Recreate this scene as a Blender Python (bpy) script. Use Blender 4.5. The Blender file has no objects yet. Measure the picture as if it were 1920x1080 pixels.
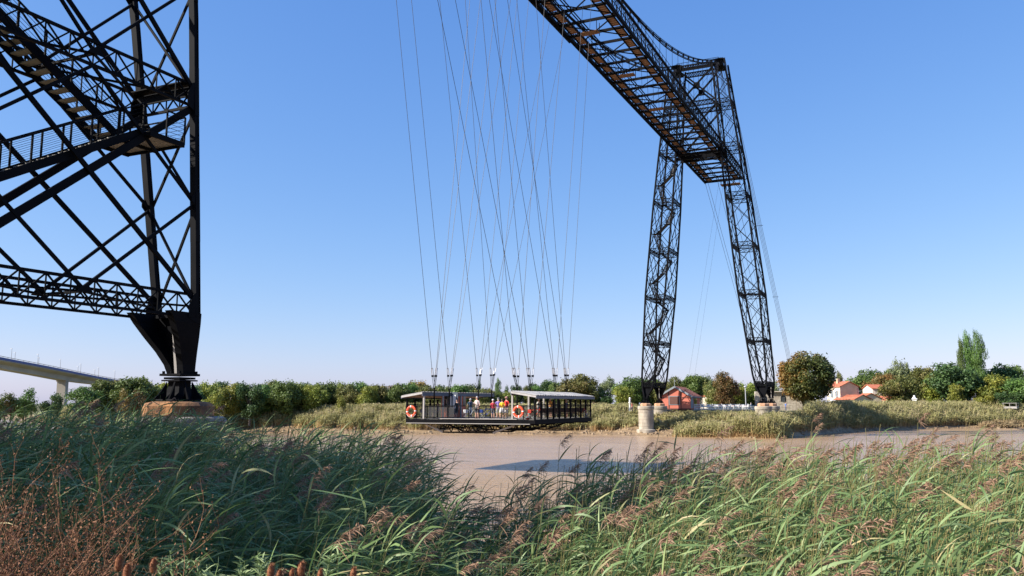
import bpy, math, random
import numpy as np
from mathutils import Vector, Matrix

# ------------------------------------------------------------------ camera, sky, sun, exposure
R = math.radians
SC = bpy.context.scene
COL = SC.collection
EYE = 5.7                      # camera height above the river
YAW, TILT, FPX = R(24.915), R(7.683), 1606.05
cam = bpy.data.cameras.new('camera'); cam_o = bpy.data.objects.new('camera', cam); COL.objects.link(cam_o)
cam.sensor_width = 36.0; cam.lens = FPX / 1920 * 36.0; cam.clip_start = 0.1; cam.clip_end = 6000
cam_o.location = (0, 0, EYE); cam_o.rotation_euler = (math.pi / 2 + TILT, 0, YAW)
SC.camera = cam_o

SUN_EL = R(34); TO_SUN = Vector((-0.76, -0.65, 0)).normalized()
w = bpy.data.worlds.new('World'); SC.world = w; w.use_nodes = True
nt = w.node_tree; bg = nt.nodes['Background']
sky = nt.nodes.new('ShaderNodeTexSky'); sky.sky_type = 'NISHITA'; sky.sun_disc = False
sky.sun_elevation = SUN_EL; sky.sun_rotation = math.atan2(TO_SUN.x, TO_SUN.y)
sky.air_density = 1.0; sky.dust_density = .5; sky.ozone_density = 2.6; sky.altitude = 0
wb = nt.nodes.new('ShaderNodeMix'); wb.data_type = 'RGBA'; wb.blend_type = 'MULTIPLY'; wb.inputs[0].default_value = 1; wb.inputs[7].default_value = (.565, .672, .99, 1)
nt.links.new(sky.outputs[0], wb.inputs[6])
sep = nt.nodes.new('ShaderNodeSeparateColor'); com = nt.nodes.new('ShaderNodeCombineColor'); nt.links.new(wb.outputs[2], sep.inputs[0])
for ci_, (ga, gg) in enumerate(((1.026, 1.05), (.815, .76), (.873, .45))):      # camera-like shoulder per channel, so the horizon does not burn out
    m0 = nt.nodes.new('ShaderNodeMath'); m0.operation = 'MULTIPLY'; m0.inputs[1].default_value = .24; nt.links.new(sep.outputs[ci_], m0.inputs[0])
    m1 = nt.nodes.new('ShaderNodeMath'); m1.operation = 'POWER'; m1.inputs[1].default_value = gg; nt.links.new(m0.outputs[0], m1.inputs[0])
    m2 = nt.nodes.new('ShaderNodeMath'); m2.operation = 'MULTIPLY'; m2.inputs[1].default_value = ga / .24; nt.links.new(m1.outputs[0], m2.inputs[0]); nt.links.new(m2.outputs[0], com.inputs[ci_])
nt.links.new(com.outputs[0], bg.inputs[0]); bg.inputs[1].default_value = 0.12
sl = bpy.data.lights.new('sun', 'SUN'); sl.energy = 5.0; sl.angle = R(0.5); sl.color = (1.0, 0.94, 0.85)
so = bpy.data.objects.new('sun', sl); COL.objects.link(so)
so.rotation_euler = Vector((TO_SUN.x * math.cos(SUN_EL), TO_SUN.y * math.cos(SUN_EL), math.sin(SUN_EL))).to_track_quat('Z', 'Y').to_euler()
SC.view_settings.view_transform = 'Standard'; SC.view_settings.look = 'None'
SC.view_settings.exposure = 1.0; SC.view_settings.gamma = 1.0
SC.render.engine = 'CYCLES'
SC.cycles.max_bounces = 6; SC.cycles.diffuse_bounces = 2; SC.cycles.glossy_bounces = 2; SC.cycles.transparent_max_bounces = 8
SC.cycles.use_denoising = True

# ------------------------------------------------------------------ helpers
def az_dir(px):                       # unit ground direction seen at photo column px (near the horizon)
    a = math.atan((px - 960) / (FPX * math.cos(TILT) + (757 - 540) * math.sin(TILT))) - YAW
    return Vector((math.sin(a), math.cos(a), 0))
def at(px, dist, z=0.0):
    d = az_dir(px) * dist
    return Vector((d.x, d.y, z))
def zat(px, y, dist):                 # world height that shows at photo row y at that distance
    f = Vector((-math.sin(YAW) * math.cos(TILT), math.cos(YAW) * math.cos(TILT), math.sin(TILT)))
    r = Vector((math.cos(YAW), math.sin(YAW), 0)); u = r.cross(f)
    v = f + r * ((px - 960) / FPX) - u * ((y - 540) / FPX)
    return EYE + v.z / math.hypot(v.x, v.y) * dist
def pxm(dist): return dist / FPX      # metres per photo pixel

def tag(o, label=None, cat=None, group=None, kind=None):
    if label: o['label'] = label
    if cat: o['category'] = cat
    if group: o['group'] = group
    if kind: o['kind'] = kind
    return o
def empty(name, loc=(0, 0, 0), rz=0.0):
    o = bpy.data.objects.new(name, None); COL.objects.link(o)
    o.location = loc; o.rotation_euler = (0, 0, rz); o.empty_display_size = 0.2
    return o
def copy_tree(o, parent=None):
    c = o.copy(); COL.objects.link(c); c.parent = parent
    for ch in list(o.children): copy_tree(ch, c)
    return c

class MB:
    def __init__(s): s.v = []; s.f = []; s.m = []
    def add(s, vs, fs, mi=0):
        n = len(s.v); s.v += [tuple(p) for p in vs]
        s.f += [tuple(i + n for i in f) for f in fs]; s.m += [mi] * len(fs)
        return s
    def box(s, c, d, rz=0.0, mi=0):
        x, y, z = d[0] / 2, d[1] / 2, d[2] / 2; ca, sa = math.cos(rz), math.sin(rz)
        P = [(c[0] + a * x * ca - b * y * sa, c[1] + a * x * sa + b * y * ca, c[2] + e * z) for e in (-1, 1) for a, b in ((-1, -1), (1, -1), (1, 1), (-1, 1))]
        return s.add(P, [(0, 3, 2, 1), (4, 5, 6, 7), (0, 1, 5, 4), (1, 2, 6, 5), (2, 3, 7, 6), (3, 0, 4, 7)], mi)
    def bar(s, p, q, w=.1, h=None, up=(0, 0, 1), mi=0):
        p, q = Vector(p), Vector(q); d = q - p
        if d.length < 1e-6: return s
        d.normalize(); u = Vector(up)
        if abs(d.dot(u)) > .98: u = Vector((0, 1, 0)) if abs(d.y) < .9 else Vector((1, 0, 0))
        sd = d.cross(u).normalized(); u = sd.cross(d); h = h or w
        a = sd * w / 2; b = u * h / 2
        P = [p - a - b, p + a - b, p + a + b, p - a + b, q - a - b, q + a - b, q + a + b, q - a + b]
        return s.add(P, [(0, 3, 2, 1), (4, 5, 6, 7), (0, 1, 5, 4), (1, 2, 6, 5), (2, 3, 7, 6), (3, 0, 4, 7)], mi)
    def tube(s, pts, r, n=6, mi=0, cap=True):
        pts = [Vector(p) for p in pts]; k = len(pts)
        rs = r if isinstance(r, (list, tuple)) else [r] * k
        V = []; side = None
        for i in range(k):
            d = (pts[min(i + 1, k - 1)] - pts[max(i - 1, 0)]).normalized()
            if side is None or abs(side.dot(d)) > .95:
                side = d.cross(Vector((0, 0, 1)) if abs(d.z) < .95 else Vector((1, 0, 0))).normalized()
            side = (side - d * side.dot(d)).normalized(); u = d.cross(side)
            for j in range(n):
                a = 2 * math.pi * j / n; V.append(pts[i] + (side * math.cos(a) + u * math.sin(a)) * rs[i])
        F = [(i * n + j, i * n + (j + 1) % n, (i + 1) * n + (j + 1) % n, (i + 1) * n + j) for i in range(k - 1) for j in range(n)]
        if cap: F += [tuple(reversed(range(n))), tuple(range((k - 1) * n, k * n))]
        return s.add(V, F, mi)
    def lathe(s, prof, c=(0, 0, 0), n=20, mi=0, a0=0.0):
        V = [(c[0] + r * math.cos(a0 + 2 * math.pi * j / n), c[1] + r * math.sin(a0 + 2 * math.pi * j / n), c[2] + z) for r, z in prof for j in range(n)]
        F = [(i * n + j, i * n + (j + 1) % n, (i + 1) * n + (j + 1) % n, (i + 1) * n + j) for i in range(len(prof) - 1) for j in range(n)]
        F += [tuple(reversed(range(n))), tuple(range((len(prof) - 1) * n, len(prof) * n))]
        return s.add(V, F, mi)
    def prism(s, poly, off, mi=0):
        n = len(poly); o = Vector(off); V = [Vector(p) for p in poly] + [Vector(p) + o for p in poly]
        return s.add(V, [tuple(range(n)), tuple(reversed(range(n, 2 * n)))] + [(i, i + n, (i + 1) % n + n, (i + 1) % n) for i in range(n)], mi)
    def build(s, name, mats, parent=None, smooth=False, loc=None):
        me = bpy.data.meshes.new(name); me.from_pydata(s.v, [], s.f); me.update()
        for m in (mats if isinstance(mats, (list, tuple)) else [mats]): me.materials.append(m)
        if any(s.m): me.polygons.foreach_set('material_index', s.m)
        if smooth: me.polygons.foreach_set('use_smooth', [True] * len(me.polygons))
        o = bpy.data.objects.new(name, me); COL.objects.link(o)
        if parent: o.parent = parent
        if loc is not None: o.location = loc
        return o

def np_mesh(name, V, F, mats, tint=None, mi=None, smooth=False):
    """V (n,3), F (m,4) numpy; tint per vertex -> point attribute 'tint'"""
    me = bpy.data.meshes.new(name); V = np.asarray(V, np.float32); F = np.asarray(F, np.int32)
    me.vertices.add(len(V)); me.vertices.foreach_set('co', V.ravel())
    me.loops.add(F.size); me.loops.foreach_set('vertex_index', F.ravel())
    me.polygons.add(len(F)); me.polygons.foreach_set('loop_start', np.arange(0, F.size, F.shape[1], dtype=np.int32))
    me.polygons.foreach_set('loop_total', np.full(len(F), F.shape[1], np.int32))
    for m in (mats if isinstance(mats, (list, tuple)) else [mats]): me.materials.append(m)
    if mi is not None: me.polygons.foreach_set('material_index', np.asarray(mi, np.int32))
    if smooth: me.polygons.foreach_set('use_smooth', np.ones(len(F), bool))
    me.update(calc_edges=True)
    if tint is not None:
        a = me.attributes.new('tint', 'FLOAT', 'POINT'); a.data.foreach_set('value', np.asarray(tint, np.float32))
    return me
def link(me, name, parent=None):
    o = bpy.data.objects.new(name, me); COL.objects.link(o); o.parent = parent
    return o

# ------------------------------------------------------------------ materials
def srgb(r, g, b):
    f = lambda c: (c / 255 / 12.92) if c / 255 <= .04045 else ((c / 255 + .055) / 1.055) ** 2.4
    return (f(r), f(g), f(b), 1)
def mat(name, c1, c2=None, rough=.7, scale=4.0, detail=6, bump=0.0, bscale=None, metal=0.0, spec=.5, contrast=(.35, .65), stretch=None, trans=0.0, extra=None):
    m = bpy.data.materials.new(name); m.use_nodes = True; t = m.node_tree; N = t.nodes; L = t.links
    b = N['Principled BSDF']; b.inputs['Roughness'].default_value = rough; b.inputs['Metallic'].default_value = metal
    b.inputs['Specular IOR Level'].default_value = spec
    c1 = tuple(c1[:3]) + (1,)
    if c2 is None: b.inputs['Base Color'].default_value = c1; 
    tc = N.new('ShaderNodeTexCoord'); mp = N.new('ShaderNodeMapping'); L.new(tc.outputs['Object'], mp.inputs[0])
    if stretch: mp.inputs['Scale'].default_value = stretch
    if c2 is not None:
        n = N.new('ShaderNodeTexNoise'); n.inputs['Scale'].default_value = scale; n.inputs['Detail'].default_value = detail
        L.new(mp.outputs[0], n.inputs[0]); r = N.new('ShaderNodeValToRGB')
        r.color_ramp.elements[0].position = contrast[0]; r.color_ramp.elements[0].color = c1
        r.color_ramp.elements[1].position = contrast[1]; r.color_ramp.elements[1].color = tuple(c2[:3]) + (1,)
        L.new(n.outputs[0], r.inputs[0]); L.new(r.outputs[0], b.inputs['Base Color'])
    if bump:
        n2 = N.new('ShaderNodeTexNoise'); n2.inputs['Scale'].default_value = bscale or scale * 3; n2.inputs['Detail'].default_value = 8
        L.new(mp.outputs[0], n2.inputs[0]); bu = N.new('ShaderNodeBump'); bu.inputs['Strength'].default_value = bump
        bu.inputs['Distance'].default_value = .05; L.new(n2.outputs[0], bu.inputs['Height']); L.new(bu.outputs[0], b.inputs['Normal'])
    return m
def leafmat(name, cols, rough=.55, trans=.25, spec=.35, objrand=0.0):
    """cols: list of colours spread over the 'tint' attribute 0..1; thin leaf with some light passing through"""
    m = bpy.data.materials.new(name); m.use_nodes = True; t = m.node_tree; N = t.nodes; L = t.links
    b = N['Principled BSDF']; b.inputs['Roughness'].default_value = rough; b.inputs['Specular IOR Level'].default_value = spec
    a = N.new('ShaderNodeAttribute'); a.attribute_name = 'tint'; r = N.new('ShaderNodeValToRGB')
    e = r.color_ramp.elements
    for i, c in enumerate(cols):
        p = i / (len(cols) - 1)
        if i == 0: e[0].position = 0; e[0].color = tuple(c[:3]) + (1,)
        elif i == len(cols) - 1: e[-1].position = 1; e[-1].color = tuple(c[:3]) + (1,)
        else: x = e.new(p); x.color = tuple(c[:3]) + (1,)
    L.new(a.outputs['Fac'], r.inputs[0]); col = r.outputs[0]
    if objrand:
        oi = N.new('ShaderNodeObjectInfo'); hs = N.new('ShaderNodeHueSaturation'); mr = N.new('ShaderNodeMapRange')
        mr.inputs[3].default_value = .5 - objrand * .05; mr.inputs[4].default_value = .5 + objrand * .02
        L.new(oi.outputs['Random'], mr.inputs[0]); L.new(mr.outputs[0], hs.inputs['Hue'])
        mr2 = N.new('ShaderNodeMapRange'); mr2.inputs[3].default_value = 1 - objrand * .35; mr2.inputs[4].default_value = 1 + objrand * .35
        L.new(oi.outputs['Random'], mr2.inputs[0]); L.new(mr2.outputs[0], hs.inputs['Value'])
        L.new(col, hs.inputs['Color']); col = hs.outputs[0]
    L.new(col, b.inputs['Base Color'])
    if trans:
        tr = N.new('ShaderNodeBsdfTranslucent'); L.new(col, tr.inputs[0]); mx = N.new('ShaderNodeMixShader'); mx.inputs[0].default_value = trans
        L.new(b.outputs[0], mx.inputs[1]); L.new(tr.outputs[0], mx.inputs[2]); L.new(mx.outputs[0], N['Material Output'].inputs[0])
    return m

M = {}
M['steel'] = mat('black painted steel', (.0030, .0034, .0046), (.006, .006, .0075), rough=.65, scale=1.2, spec=.05)
M['steel_far'] = M['steel']
M['cable'] = mat('dark wire rope', (.03, .03, .035), rough=.5)
M['zinc'] = mat('galvanised metal', (.42, .43, .45), (.55, .55, .56), rough=.45, metal=.4)
M['wood'] = mat('deck planks', (.095, .048, .024), (.17, .085, .042), rough=.8, scale=2.5, stretch=(1, 6, 1))
M['tread'] = mat('weathered stair boards', (.17, .155, .13), (.27, .245, .20), rough=.8, scale=5, stretch=(6, 1, 1))
M['stone'] = mat('weathered limestone', (.20, .17, .13), (.46, .40, .31), rough=.9, scale=1.1, bump=.7, bscale=5, contrast=(.3, .7), stretch=(1, 1, .5))
M['post'] = mat('pale grey posts and sunlit strip', (.30, .28, .26), rough=.6)
M['ledge'] = mat('worn grey stone', (.06, .05, .042), (.26, .23, .20), rough=.9, scale=1.6, bump=.7, bscale=6)
M['orange_stone'] = mat('orange lichened stone', (.09, .045, .022), (.36, .165, .06), rough=.9, scale=1.3, bump=.5, bscale=7)
M['brick_stone'] = mat('ochre stone', (.36, .19, .10), (.50, .30, .18), rough=.9, scale=2, bump=.4)
M['white'] = mat('white paint', (.74, .73, .70), (.82, .81, .79), rough=.5, scale=2)
M['black'] = mat('black rubber', (.012, .012, .013), rough=.6)
M['glass'] = mat('dark window glass', (.02, .025, .03), rough=.08)
M['skin'] = mat('skin', (.46, .26, .18), (.55, .32, .23), rough=.55, scale=8)
M['grey_hair'] = mat('grey hair', (.45, .43, .40), (.62, .60, .57), rough=.7, scale=40)
M['dark_hair'] = mat('brown hair', (.05, .03, .02), (.10, .06, .035), rough=.6, scale=40)
def cloth(name, c): return mat(name, tuple(x * .85 for x in c), c, rough=.85, scale=9, bump=.2)

# ------------------------------------------------------------------ terrain and water
FAR_X = [-1500, -327, -195, -134, -109, -90, -77, -57, -45, -37, -28, -21, -17, -12, -2, 12, 22, 60, 200, 1500]
FAR_Y = [700, 222, 148, 142, 140, 140, 145, 150, 149.5, 148.5, 147.5, 148.5, 166, 187, 208, 228, 232, 250, 340, 1100]
NEAR_X = [-1500, -300, -100, -40, -23, 0, 40, 200, 1500]
NEAR_Y = [500, 60, 28, 23, 21, 17, 21, 60, 500]
def shore_far(x): return np.interp(x, FAR_X, FAR_Y) + .8 * np.sin(x * .31) + .5 * np.sin(x * .83 + 1)
def shore_near(x): return np.interp(x, NEAR_X, NEAR_Y) + .3 * np.sin(x * .7)
def ground_z(x, y):
    x = np.asarray(x, float); y = np.asarray(y, float)
    d = y - shore_far(x); dn = shore_near(x) - y
    bump = .10 * np.sin(x * 1.9 + y * .7) * np.sin(y * 1.3 - x * .4) + .07 * np.sin(x * 4.3 - y * 2.2)
    zf = np.interp(d, [-12, -2, 0, 3.0, 6, 8, 14, 24], [-2, -.35, 0, .45, 1.0, 1.7, 3.2, 4.2]) + bump * np.interp(d, [-1, 2, 8, 20], [0, 1, 1, .3])
    zn = np.interp(dn, [-8, -1, 0, 3, 7, 11, 12.7, 14, 15.2], [-2, -.2, 0, .9, 1.8, 2.5, 3.0, 3.85, 4.0])
    return np.maximum(zf, zn)
def build_ground():
    def spaced(c, lim, n, k):
        t = np.linspace(-1, 1, n); return c + lim * np.sinh(t * k) / np.sinh(k)
    xs = spaced(-35, 2600, 330, 4.3); ys1 = np.concatenate([-np.geomspace(900, 26, 20), np.linspace(-24, 26, 76), np.linspace(28, 130, 24), np.linspace(131, 182, 120), np.linspace(183.5, 260, 50), np.geomspace(264, 3800, 40)])
    X, Y = np.meshgrid(xs, ys1); Z = ground_z(X, Y); nx, ny = len(xs), len(ys1)
    V = np.stack([X.ravel(), Y.ravel(), Z.ravel()], 1); i = np.arange(nx * ny).reshape(ny, nx)
    F = np.stack([i[:-1, :-1].ravel(), i[:-1, 1:].ravel(), i[1:, 1:].ravel(), i[1:, :-1].ravel()], 1)
    m = bpy.data.materials.new('bank earth'); m.use_nodes = True; t = m.node_tree; N = t.nodes; L = t.links; b = N['Principled BSDF']
    g = N.new('ShaderNodeNewGeometry'); sx = N.new('ShaderNodeSeparateXYZ'); L.new(g.outputs['Position'], sx.inputs[0])
    n = N.new('ShaderNodeTexNoise'); n.inputs['Scale'].default_value = .6; n.inputs['Detail'].default_value = 8; L.new(g.outputs['Position'], n.inputs[0])
    n2 = N.new('ShaderNodeTexNoise'); n2.inputs['Scale'].default_value = .15; n2.inputs['Detail'].default_value = 5; L.new(g.outputs['Position'], n2.inputs[0])
    r1 = N.new('ShaderNodeValToRGB'); r1.color_ramp.elements[0].color = (.15, .095, .045, 1); r1.color_ramp.elements[1].color = (.31, .21, .11, 1)
    r1.color_ramp.elements[0].position = .35; r1.color_ramp.elements[1].position = .65; L.new(n.outputs[0], r1.inputs[0])
    r2 = N.new('ShaderNodeValToRGB'); r2.color_ramp.elements[0].color = (.055, .07, .025, 1); r2.color_ramp.elements[1].color = (.15, .13, .06, 1)
    r2.color_ramp.elements[0].position = .4; r2.color_ramp.elements[1].position = .6; L.new(n2.outputs[0], r2.inputs[0])
    mr = N.new('ShaderNodeMapRange'); mr.inputs[1].default_value = 1.3; mr.inputs[2].default_value = 2.2; L.new(sx.outputs[2], mr.inputs[0])
    mx = N.new('ShaderNodeMix'); mx.data_type = 'RGBA'; L.new(mr.outputs[0], mx.inputs[0]); L.new(r1.outputs[0], mx.inputs[6]); L.new(r2.outputs[0], mx.inputs[7])
    L.new(mx.outputs[2], b.inputs['Base Color'])
    mr3 = N.new('ShaderNodeMapRange'); mr3.inputs[1].default_value = .2; mr3.inputs[2].default_value = 1.5; mr3.inputs[3].default_value = .6; mr3.inputs[4].default_value = .9
    L.new(sx.outputs[2], mr3.inputs[0]); L.new(mr3.outputs[0], b.inputs['Roughness'])
    bu = N.new('ShaderNodeBump'); bu.inputs['Strength'].default_value = .8; bu.inputs['Distance'].default_value = .25
    n3 = N.new('ShaderNodeTexNoise'); n3.inputs['Scale'].default_value = 1.7; n3.inputs['Detail'].default_value = 8; L.new(g.outputs['Position'], n3.inputs[0])
    L.new(n3.outputs[0], bu.inputs['Height']); L.new(bu.outputs[0], b.inputs['Normal'])
    o = link(np_mesh('ground', V, F, m, smooth=True), 'ground'); o['kind'] = 'structure'
    # water
    m = bpy.data.materials.new('muddy river water'); m.use_nodes = True; t = m.node_tree; N = t.nodes; L = t.links; b = N['Principled BSDF']
    b.inputs['Roughness'].default_value = .22; b.inputs['IOR'].default_value = 1.33; b.inputs['Specular IOR Level'].default_value = .5
    g = N.new('ShaderNodeNewGeometry'); mp = N.new('ShaderNodeMapping'); mp.inputs['Rotation'].default_value = (0, 0, .15); mp.inputs['Scale'].default_value = (.35, 1, 1)
    L.new(g.outputs['Position'], mp.inputs[0])
    n = N.new('ShaderNodeTexNoise'); n.inputs['Scale'].default_value = .06; n.inputs['Detail'].default_value = 5; L.new(mp.outputs[0], n.inputs[0])
    r = N.new('ShaderNodeValToRGB'); r.color_ramp.elements[0].color = (.335, .215, .12, 1); r.color_ramp.elements[1].color = (.40, .268, .158, 1)
    r.color_ramp.elements[0].position = .35; r.color_ramp.elements[1].position = .65
    L.new(n.outputs[0], r.inputs[0]); L.new(r.outputs[0], b.inputs['Base Color'])
    n1 = N.new('ShaderNodeTexNoise'); n1.inputs['Scale'].default_value = 1.5; n1.inputs['Detail'].default_value = 6; n1.inputs['Roughness'].default_value = .55; L.new(mp.outputs[0], n1.inputs[0])
    n4 = N.new('ShaderNodeTexNoise'); n4.inputs['Scale'].default_value = .22; n4.inputs['Detail'].default_value = 3; L.new(mp.outputs[0], n4.inputs[0])
    mm = N.new('ShaderNodeMath'); mm.operation = 'MULTIPLY'; L.new(n1.outputs[0], mm.inputs[0]); L.new(n4.outputs[0], mm.inputs[1])
    bu = N.new('ShaderNodeBump'); bu.inputs['Strength'].default_value = 1.0; bu.inputs['Distance'].default_value = .4; L.new(mm.outputs[0], bu.inputs['Height']); L.new(bu.outputs[0], b.inputs['Normal'])
    W = MB(); W.add([(-2600, -200, 0), (2600, -200, 0), (2600, 1500, 0), (-2600, 1500, 0)], [(0, 1, 2, 3)])
    o = W.build('river_water', m); o['kind'] = 'structure'
build_ground()

# ------------------------------------------------------------------ transporter bridge
BX = -33.88                     # centreline of the bridge
YN, YF = 18.0, 158.0            # near and far pylon
W0, KW = 10.41, -0.098
S0, KS = 4.73, -0.044
DECK = 46.9 + EYE
def leg_pt(yc, leg, face, side, z):          # z above eye level
    cx = W0 + KW * z; h = float(np.interp(z, [0, 2.6, 5, 20, 40, 62], [.45, .85, 1.15, 1.85, 1.85, 1.15])); s = S0 + KS * z
    if yc < 50: cx = float(np.interp(z, [0, 14, 64.5], [10.41, 9.28, 4.09])); h = float(np.interp(z, [0, 2.6, 4, 14, 20, 40, 62], [.45, .88, .96, 1.46, 1.75, 1.8, 1.15]))
    return Vector((BX + leg * cx + side * h, yc + face * s, z + EYE))
LEV = [3.4, 11.05, 19.6, 28.4, 37.8, 47.3, 56.0, 63.2]
ZT = 64.3
def truss(m, a, b, depth, n, cw=.13, bw=.06):
    a, b = Vector(a), Vector(b); dz = Vector((0, 0, depth))
    m.bar(a, b, cw); m.bar(a - dz, b - dz, cw)
    for i in range(n + 1):
        p = a.lerp(b, i / n)
        if 0 < i < n: m.bar(p, p - dz, bw * .8)
        if i < n:
            q = a.lerp(b, (i + 1) / n); m.bar(p, q - dz, bw); m.bar(p - dz, q, bw)
def make_leg(bridge, yc, leg, near):
    P = lambda f, s, z: leg_pt(yc, leg, f, s, z)
    ch = MB(); cw = .215 if near else .30
    zs = [3.0, 5, 9, 14, 20, 28, 37, 46, 55, ZT]
    for f in (1, -1):
        for s in (1, -1):
            for a, b in zip(zs[:-1], zs[1:]):
                ch.bar(P(f, s, a), P(f, s, b), cw, cw * .8, up=(0, 1, 0))
                if near:   # cover plates
                    ch.bar(P(f, s, a) + Vector((0, cw * .43, 0)), P(f, s, b) + Vector((0, cw * .43, 0)), cw * 1.2, .03, up=(0, 1, 0))
                    ch.bar(P(f, s, a) - Vector((0, cw * .43, 0)), P(f, s, b) - Vector((0, cw * .43, 0)), cw * 1.2, .03, up=(0, 1, 0))
            if near:       # splice plates
                for z in (6.6, 11.2, 15.5): ch.bar(P(f, s, z - .9), P(f, s, z + .9), cw * 1.3, cw * .95, up=(0, 1, 0))
    for f in (1, -1):      # top of the leg: the saddle box
        pass
    L = ch.build('pylon_leg', M['steel'], bridge)
    br = MB(); b1, b2 = (.14, .10) if near else (.165, .12)
    for i in range(len(LEV) - 1):
        z0, z1 = LEV[i] + .1, LEV[i + 1] - .4; zm = (z0 + z1) / 2
        for s in (1, -1):      # long faces: a big X and a diamond between the middles
            a, b, c, d = P(1, s, z0), P(-1, s, z0), P(1, s, z1), P(-1, s, z1)
            off = Vector((.05, 0, 0)) * s * leg
            br.bar(a + off, d + off, b1, .1, up=(1, 0, 0)); br.bar(b - off, c - off, b1 * (1.75 if near else 1.0), .10, up=(1, 0, 0))
            if i < 6:
                m0, m1, mr, ml = (a + b) / 2, (c + d) / 2, P(1, s, zm), P(-1, s, zm)
                for u, v in ((m0, mr), (m0, ml), (m1, mr), (m1, ml)): br.bar(u - off * .4, v - off * .4, b2, .08, up=(1, 0, 0))
            else:
                pass
        for f in (1, -1):      # narrow faces: two crosses one over the other
            for u, v in ((z0, zm), (zm, z1)):
                br.bar(P(f, 1, u), P(f, -1, v), b2 * .85, .07, up=(0, 1, 0)); br.bar(P(f, -1, u) + Vector((0, .08, 0)), P(f, 1, v) + Vector((0, .08, 0)), b2 * .85, .07, up=(0, 1, 0))
    if near:               # gusset plates where the braces meet
        g = br
        for s in (1, -1):
            off = Vector((.1, 0, 0)) * s
            for z in LEV[:3]:
                mpt = (P(1, s, z) + P(-1, s, z)) / 2
                g.prism([mpt + off + Vector((0, a, b)) for a, b in ((-.3, -.05), (.3, -.05), (.14, .16), (-.14, .16))], (.02, 0, 0))
                for f in (1, -1):
                    c = P(f, s, z); g.prism([c + off + Vector((0, -f * a, b)) for a, b in ((.05, -.6), (.05, .5), (.22, .42), (.42, .0), (.40, -.45))], (.025, 0, 0))
            for z in ((LEV[0] + LEV[1]) / 2, (LEV[1] + LEV[2]) / 2):
                for f in (1, -1):
                    c = P(f, s, z); g.prism([c + off + Vector((0, -f * a, b)) for a, b in ((.05, -.28), (.05, .28), (.26, .08), (.26, -.08))], (.025, 0, 0))
    br.build('lattice_bracing', M['steel'], L)
    for i, z in enumerate(LEV[:-1]):
        tr = MB()
        n = max(4, int(2 * (S0 + KS * z) / .78))
        for s in (1, -1): truss(tr, P(1, s, z + .4), P(-1, s, z + .4), .78, n, .09 if near else .115, .045 if near else .065)
        for f in (1, -1):
            if near and i == 0 and f == 1: continue
            truss(tr, P(f, 1, z + .4), P(f, -1, z + .4), .78, 4, .09 if near else .115, .045 if near else .065)
        c = [P(1, 1, z), P(1, -1, z), P(-1, -1, z), P(-1, 1, z)]; mid = [(c[3] + c[0]) / 2, (c[1] + c[2]) / 2]
        tr.bar(c[0], mid[1], .07); tr.bar(c[1], mid[0], .07); tr.bar(c[2], mid[0], .07); tr.bar(c[3], mid[1], .07); tr.bar(mid[0], mid[1], .08)
        if near and i: 
            tr.bar(P(1, 1, z + .1) - Vector((0, .2, 0)), P(1, -1, z + .1) - Vector((0, .2, 0)), .07, .34); tr.bar(P(1, 1, z + .36) - Vector((0, .35, 0)), P(1, -1, z + .36) - Vector((0, .35, 0)), .45, .04)
        tr.build('level_truss', M['steel'], L)
    # the riveted shoes at the two feet
    for f in (1, -1):
        sh = MB(); fy = yc + f * S0; fx = BX + leg * W0
        zz = [1.0, 1.35, 1.8, 2.3, 2.8, 3.15]; hx = [.24, .30, .45, .66, .86, .95]; ly = [.26, .36, .56, .82, 1.12, 1.36]
        for s in (1, -1):
            wat = [Vector((fx + leg * (KW * z * 0) + s * h, fy + f * (.20 - .03 * z * 0), z + EYE)) for z, h in zip(zz, hx)]
            wat = [Vector((P(f, s, 3.15).x * t + (fx + s * .24) * (1 - t), P(f, s, 3.15).y * t + fy * (1 - t) + f * (.22 - .10 * t), z + EYE)) for z, t in zip(zz, [0, .10, .34, .68, .93, 1.0])]
            lnd = [Vector((p.x, fy - f * l, p.z)) for p, l in zip(wat, ly)]
            for i in range(5):
                for e in (-.10, .10):
                    A, B, C, D = wat[i], wat[i + 1], lnd[i + 1], lnd[i]
                    sh.prism([q + Vector((e, 0, 0)) for q in (A, B, C, D)], (.03 if e > 0 else -.03, 0, 0))
                sh.prism([wat[i] - Vector((.13, 0, 0)), wat[i] + Vector((.13, 0, 0)), wat[i + 1] + Vector((.13, 0, 0)), wat[i + 1] - Vector((.13, 0, 0))], (0, .03 * f, 0))
                sh.prism([lnd[i] - Vector((.14, 0, 0)), lnd[i] + Vector((.14, 0, 0)), lnd[i + 1] + Vector((.14, 0, 0)), lnd[i + 1] - Vector((.14, 0, 0))], (0, -.03 * f, 0))
                t0, t1 = wat[i].lerp(lnd[i], .2), wat[i + 1].lerp(lnd[i + 1], .2)
            if s == 1: prev = (wat, lnd)
        for i in range(5):   # transverse web between the two boxes
            a0, a1 = prev[0][i], prev[0][i + 1]; b0, b1 = wat[i], wat[i + 1]; dy = Vector((0, -f * .35, 0))
            sh.prism([a0 + dy, a1 + dy, b1 + dy, b0 + dy], (0, .04, 0))
        sh.bar(Vector((fx - .8, fy - f * .5, 3.05 + EYE)), Vector((fx + .8, fy - f * .5, 3.05 + EYE)), .2, .12)
        sh.bar(Vector((fx + .05, fy - f * .30, 1.05 + EYE)), Vector((fx + .12, fy - f * .62, 2.9 + EYE)), .12, .05, mi=1)  # sunlit strip between the plates, painted in with the pale material
        # flange, hinge and cast pedestal
        sh.box((fx, fy - f * .08, 1.0 + EYE), (.98, .92, .08)); sh.box((fx, fy - f * .08, .88 + EYE), (.74, .74, .07)); sh.box((fx, fy - f * .08, .8 + EYE), (.86, .84, .05))
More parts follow.
